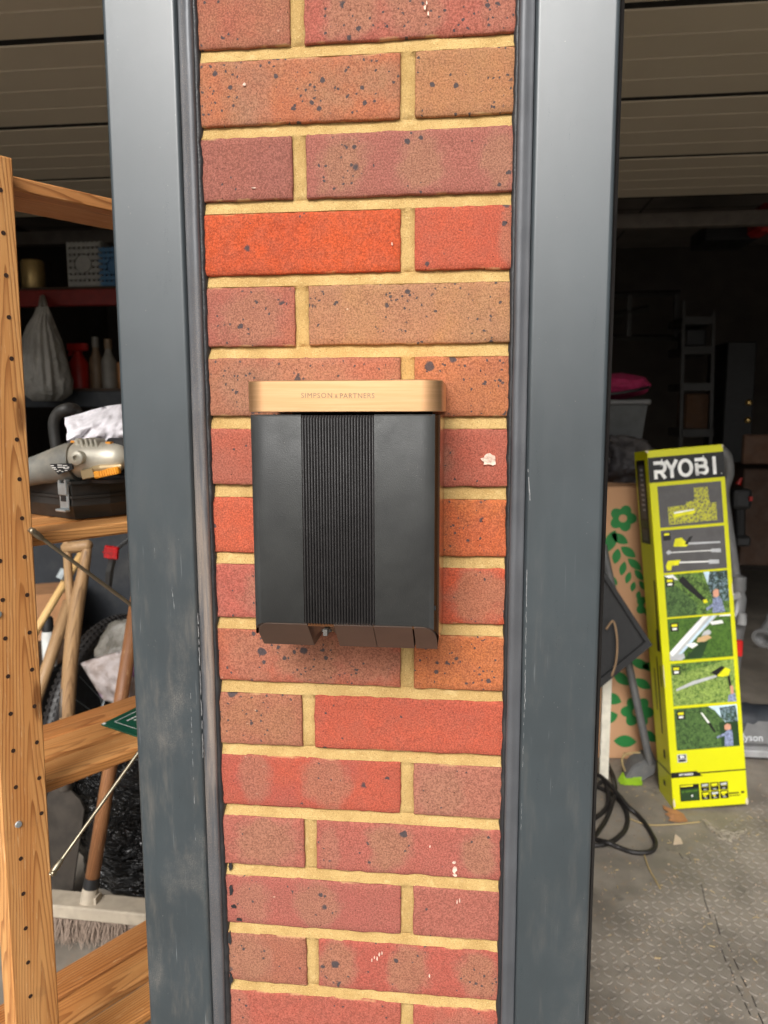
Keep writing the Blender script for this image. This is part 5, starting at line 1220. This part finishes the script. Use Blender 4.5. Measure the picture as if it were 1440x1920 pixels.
# ------------------------------------------------------------------ vacuum cleaner and dark clutter, right bay
vy = 2.12
vc = thing('vacuum_cleaner', 'grey upright vacuum cleaner standing behind the yellow carton', 'vacuum cleaner', atz(1420, 1418, 0))
VG = plain('vac_grey', (112, 112, 112), .35, scale=20, coat=.3); VL = plain('vac_light', (150, 150, 150), .3, coat=.3)
vx = at(1425, 1410, vy).x
bm = B(); add_box(bm, (vx+.06, vy-.02, .03), (.34, .12, .045), bev=.012, seg=2); hd_ = obj('cleaner_head', bm, VG, vc)
bm = B(); add_box(bm, (vx+.06, vy-.088, .03), (.33, .02, .03), bev=.006, seg=2); obj('bumper', bm, VL, vc)
text_mesh('head_lettering', 'dyson', .036, at(1408, 1383, vy-.05), Vector((1, 0, 0)), Vector((0, .25, 1)).normalized(), LG, hd_, .004, .0006, 1., 1.)
bm = B(); add_prism(bm, [(vx-.10, vy-.06, .055), (vx+.18, vy-.06, .055), (vx+.14, vy+.0, .12), (vx-.05, vy+.0, .12)], (0, .1, .01)); bmesh.ops.recalc_face_normals(bm, faces=bm.faces); obj('neck', bm, VG, vc)
p = at(1410, 1352, vy+.06); bm = B(); add_tube(bm, [p+Vector((-.10, 0, -.01)), p+Vector((-.09, 0, 0)), p+Vector((-.02, 0, 0)), p+Vector((0, 0, 0)), p+Vector((.10, 0, 0))], [.03, .062, .072, .066, .066], 20); obj('roller', bm, DGREY, vc, True, ang=50)
q = at(1378, 1170, vy+.12); vm = pxm(1378, 1170, vy+.12)
bm = B(); add_lathe(bm, [(.0001, -118*vm), (13*vm, -118*vm), (16*vm, -60*vm), (17*vm, -20*vm), (19*vm, 0), (19*vm, 20*vm), (16*vm, 24*vm), (17*vm, 50*vm), (13*vm, 62*vm), (15*vm, 66*vm), (14*vm, 90*vm), (.0001, 95*vm)], q, (.03, .05, 1), 22); obj('dust_bin', bm, VG, vc, True, ang=40)
bm = B(); add_box(bm, at(1382, 1215, vy+.05), (18*vm, .02, 30*vm), bev=.003); obj('red_catch', bm, plain('red_catch', (206, 30, 26), .35), vc)
bm = B(); add_tube(bm, [at(1390, 1170, vy+.05), at(1392, 1150, vy+.05)], [9*vm, 7*vm], 12); obj('hose_joint', bm, VL, vc, True, ang=40)
bm = B(); add_box(bm, at(1378, 1118, vy+.05), (20*vm, .02, 12*vm), Matrix.Rotation(R(-20), 3, 'Y'), bev=.004); obj('bin_latch', bm, VL, vc)
bm = B(); add_tube(bm, smooth_path([at(1384, 1120, vy+.15), at(1365, 990, vy+.15), at(1357, 920, vy+.14), at(1368, 880, vy+.12), at(1362, 850, vy+.10), at(1345, 838, vy+.10)]), [10*vm]*30+[11*vm], 12) if False else add_tube(bm, smooth_path([at(1384, 1120, vy+.15), at(1365, 990, vy+.15), at(1357, 925, vy+.14), at(1366, 885, vy+.12), at(1360, 853, vy+.10), at(1342, 840, vy+.10)]), 10*vm, 12); obj('wand_handle', bm, VG, vc, True)
# loose hose end
hy2 = 2.05; hc = at(1432, 1195, hy2); k_ = pxm(1432, 1195, hy2); hx = Vector((-.55, -.75, -.35)).normalized()
bm = B(); add_lathe(bm, [(13*k_, -.14), (14*k_, -.02), (15*k_, -.01), (20*k_, .0), (20*k_, .012), (14*k_, .012), (13*k_, -.02), (.0001, -.03)], hc, hx, 24); add_tube(bm, smooth_path([hc-hx*.12, hc-hx*.28, hc-hx*.4+Vector((.1, 0, -.1)), hc-hx*.45+Vector((.2, 0, -.35)), hc+Vector((.4, .3, -.85))]), 15*k_, 12); prop(obj('vacuum_hose', bm, VG, None, True, ang=50), 'grey round hose end sticking out at the right edge beside the vacuum cleaner', 'hose')
# pink bag on grey box and dark bag
yy = 2.35; k_ = pxm(1180, 740, yy)
gb = thing('storage_bin', 'grey plastic storage bin under the pink bag at the right door frame', 'storage bin', at(1165, 800, yy+.1))
bm = B(); p0, p1 = at(1100, 757, yy), at(1212, 820, yy+.0)
top = [(p0.x, yy), (p1.x, yy), (p1.x, yy+.3), (p0.x, yy+.3)]; zt_, zb_ = p0.z, p1.z-.06
lo = [bm.verts.new((x*(1)+(.02 if i in (0, 3) else -.02), y+(.02 if i < 2 else -.02), zb_)) for i, (x, y) in enumerate(top)]; hi = [bm.verts.new((x, y, zt_)) for x, y in top]
for i in range(4): bm.faces.new([lo[i], lo[(i+1) % 4], hi[(i+1) % 4], hi[i]])
bm.faces.new(lo[::-1]); bm.faces.new(hi); bmesh.ops.recalc_face_normals(bm, faces=bm.faces); obj('tub', bm, plain('bin_grey', (70, 72, 72), .5), gb)
bm = B(); add_box(bm, ((p0.x+p1.x)/2, yy+.15, zt_+.006), (p1.x-p0.x+.02, .33, .02), bev=.005); obj('lid', bm, GREY, gb)
PK = plain('pink_fabric', (150, 30, 76), .85, scale=60, bump=.3)
pkb = thing('pink_bag', 'flat pink fabric bag with dark zip on top of the grey storage bin', 'bag', at(1170, 750, yy+.1))
bm = blob(at(1158, 733, yy+.13)+Vector((0, 0, .02)), (60*k_, .13, 24*k_), 2, .12, 2.5, 4, .05, 5); obj('bag', bm, PK, pkb, True)
bm = B(); add_tube(bm, smooth_path([at(1120, 741, yy-.02), at(1160, 737, yy-.022), at(1195, 731, yy+.0), at(1216, 726, yy+.06)]), .007, 6); obj('zip', bm, BLK, pkb, True)
prop(obj('dark_bag', blob(at(1165, 872, 2.25), (.11, .13, .11), 12, .3, 2.2, 5, .14, 6), plain('dark_cloth', (40, 38, 42), .7, dirt=(110, 104, 100), scale=14, bump=.3), None, True), 'slumped black cloth bag lying on top of the flowered cardboard box', 'bag')
# stand under them: shelving beside
bm = B(); add_box(bm, (at(1160, 900, 2.5).x, 2.55, (zb_)/2), (.34, .42, zb_-.002)); prop(obj('dark_cabinet', bm, BLK), 'black cabinet under the grey storage bin behind the flowered box', 'cabinet')
# back racking on the right
by2 = 4.3
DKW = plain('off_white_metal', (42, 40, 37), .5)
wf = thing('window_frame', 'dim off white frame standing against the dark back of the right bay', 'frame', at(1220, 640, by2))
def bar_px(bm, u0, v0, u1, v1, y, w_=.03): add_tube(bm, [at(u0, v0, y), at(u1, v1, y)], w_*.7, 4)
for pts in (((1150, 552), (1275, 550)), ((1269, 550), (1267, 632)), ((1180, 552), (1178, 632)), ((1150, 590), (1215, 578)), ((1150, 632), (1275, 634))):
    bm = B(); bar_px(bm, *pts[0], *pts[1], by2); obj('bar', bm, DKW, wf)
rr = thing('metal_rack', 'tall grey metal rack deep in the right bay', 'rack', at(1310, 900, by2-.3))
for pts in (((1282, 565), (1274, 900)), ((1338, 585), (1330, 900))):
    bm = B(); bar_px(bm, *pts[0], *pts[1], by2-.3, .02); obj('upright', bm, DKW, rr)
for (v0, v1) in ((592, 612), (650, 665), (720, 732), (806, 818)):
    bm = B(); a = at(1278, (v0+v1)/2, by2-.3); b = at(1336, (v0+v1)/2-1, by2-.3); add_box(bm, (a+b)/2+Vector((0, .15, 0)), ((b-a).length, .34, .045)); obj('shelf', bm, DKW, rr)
def boxpx(name, label, cat, u0, v0, u1, v1, y, d, m, bev=.006):
    a = at(u0, v1, y); b = at(u1, v0, y); bm = B(); add_box(bm, ((a.x+b.x)/2, y+d/2, (a.z+b.z)/2), (b.x-a.x, d, b.z-a.z), bev=bev); return prop(obj(name, bm, m), label, cat)
boxpx('stored_box', 'small dark box on the grey metal rack below its top shelf', 'box', 1286, 617, 1325, 649, by2-.2, .2, BLK)
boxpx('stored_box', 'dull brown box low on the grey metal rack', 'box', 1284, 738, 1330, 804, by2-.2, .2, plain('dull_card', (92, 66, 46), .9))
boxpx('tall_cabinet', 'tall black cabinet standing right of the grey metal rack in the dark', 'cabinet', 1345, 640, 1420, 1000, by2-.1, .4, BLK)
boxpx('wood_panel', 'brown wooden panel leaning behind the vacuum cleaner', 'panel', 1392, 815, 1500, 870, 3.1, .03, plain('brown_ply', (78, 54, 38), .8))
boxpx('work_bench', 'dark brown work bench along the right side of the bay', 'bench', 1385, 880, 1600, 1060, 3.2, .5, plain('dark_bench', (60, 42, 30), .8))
dt = thing('power_drill', 'black cordless drill with red trim standing on the dark bench', 'drill', at(1388, 940, 3.0))
bm = B(); p = at(1388, 935, 3.0); add_box(bm, p, (.09, .08, .10), bev=.02, seg=2); add_tube(bm, [p+Vector((0, 0, -.04)), p+Vector((.01, 0, -.18))], [.025, .022], 10); add_box(bm, p+Vector((.01, 0, -.20)), (.07, .1, .05), bev=.01); obj('drill_body', bm, BLK, dt)
bm = B(); add_tube(bm, [at(1384, 908, 2.95), at(1390, 896, 2.95)], [.012, .006], 8); add_box(bm, at(1407, 935, 2.95), (.012, .02, .02)); obj('red_trim', bm, REDP, dt)
boxpx('red_canister', 'red canister stored up by the ceiling at the right edge', 'canister', 1424, 378, 1460, 432, 3.4, .2, REDP, .02)
boxpx('ceiling_box', 'black box hung under the ceiling behind the steel bar', 'box', 1322, 418, 1425, 450, 3.7, .3, BLK)
for i, (u, v) in enumerate(((1404, 755), (1402, 788))):
    bm = B(); bmesh.ops.create_icosphere(bm, subdivisions=2, radius=.018); bmesh.ops.translate(bm, verts=bm.verts, vec=at(u, v, 3.3)); prop(obj('brass_ornament', bm, plain('brass', (200, 170, 110), .25, .9), None, True), ('brass ornament glinting in the dark, upper of two', 'brass ornament glinting in the dark, lower of two')[i], 'ornament', 'brass ornaments glinting in the right bay')
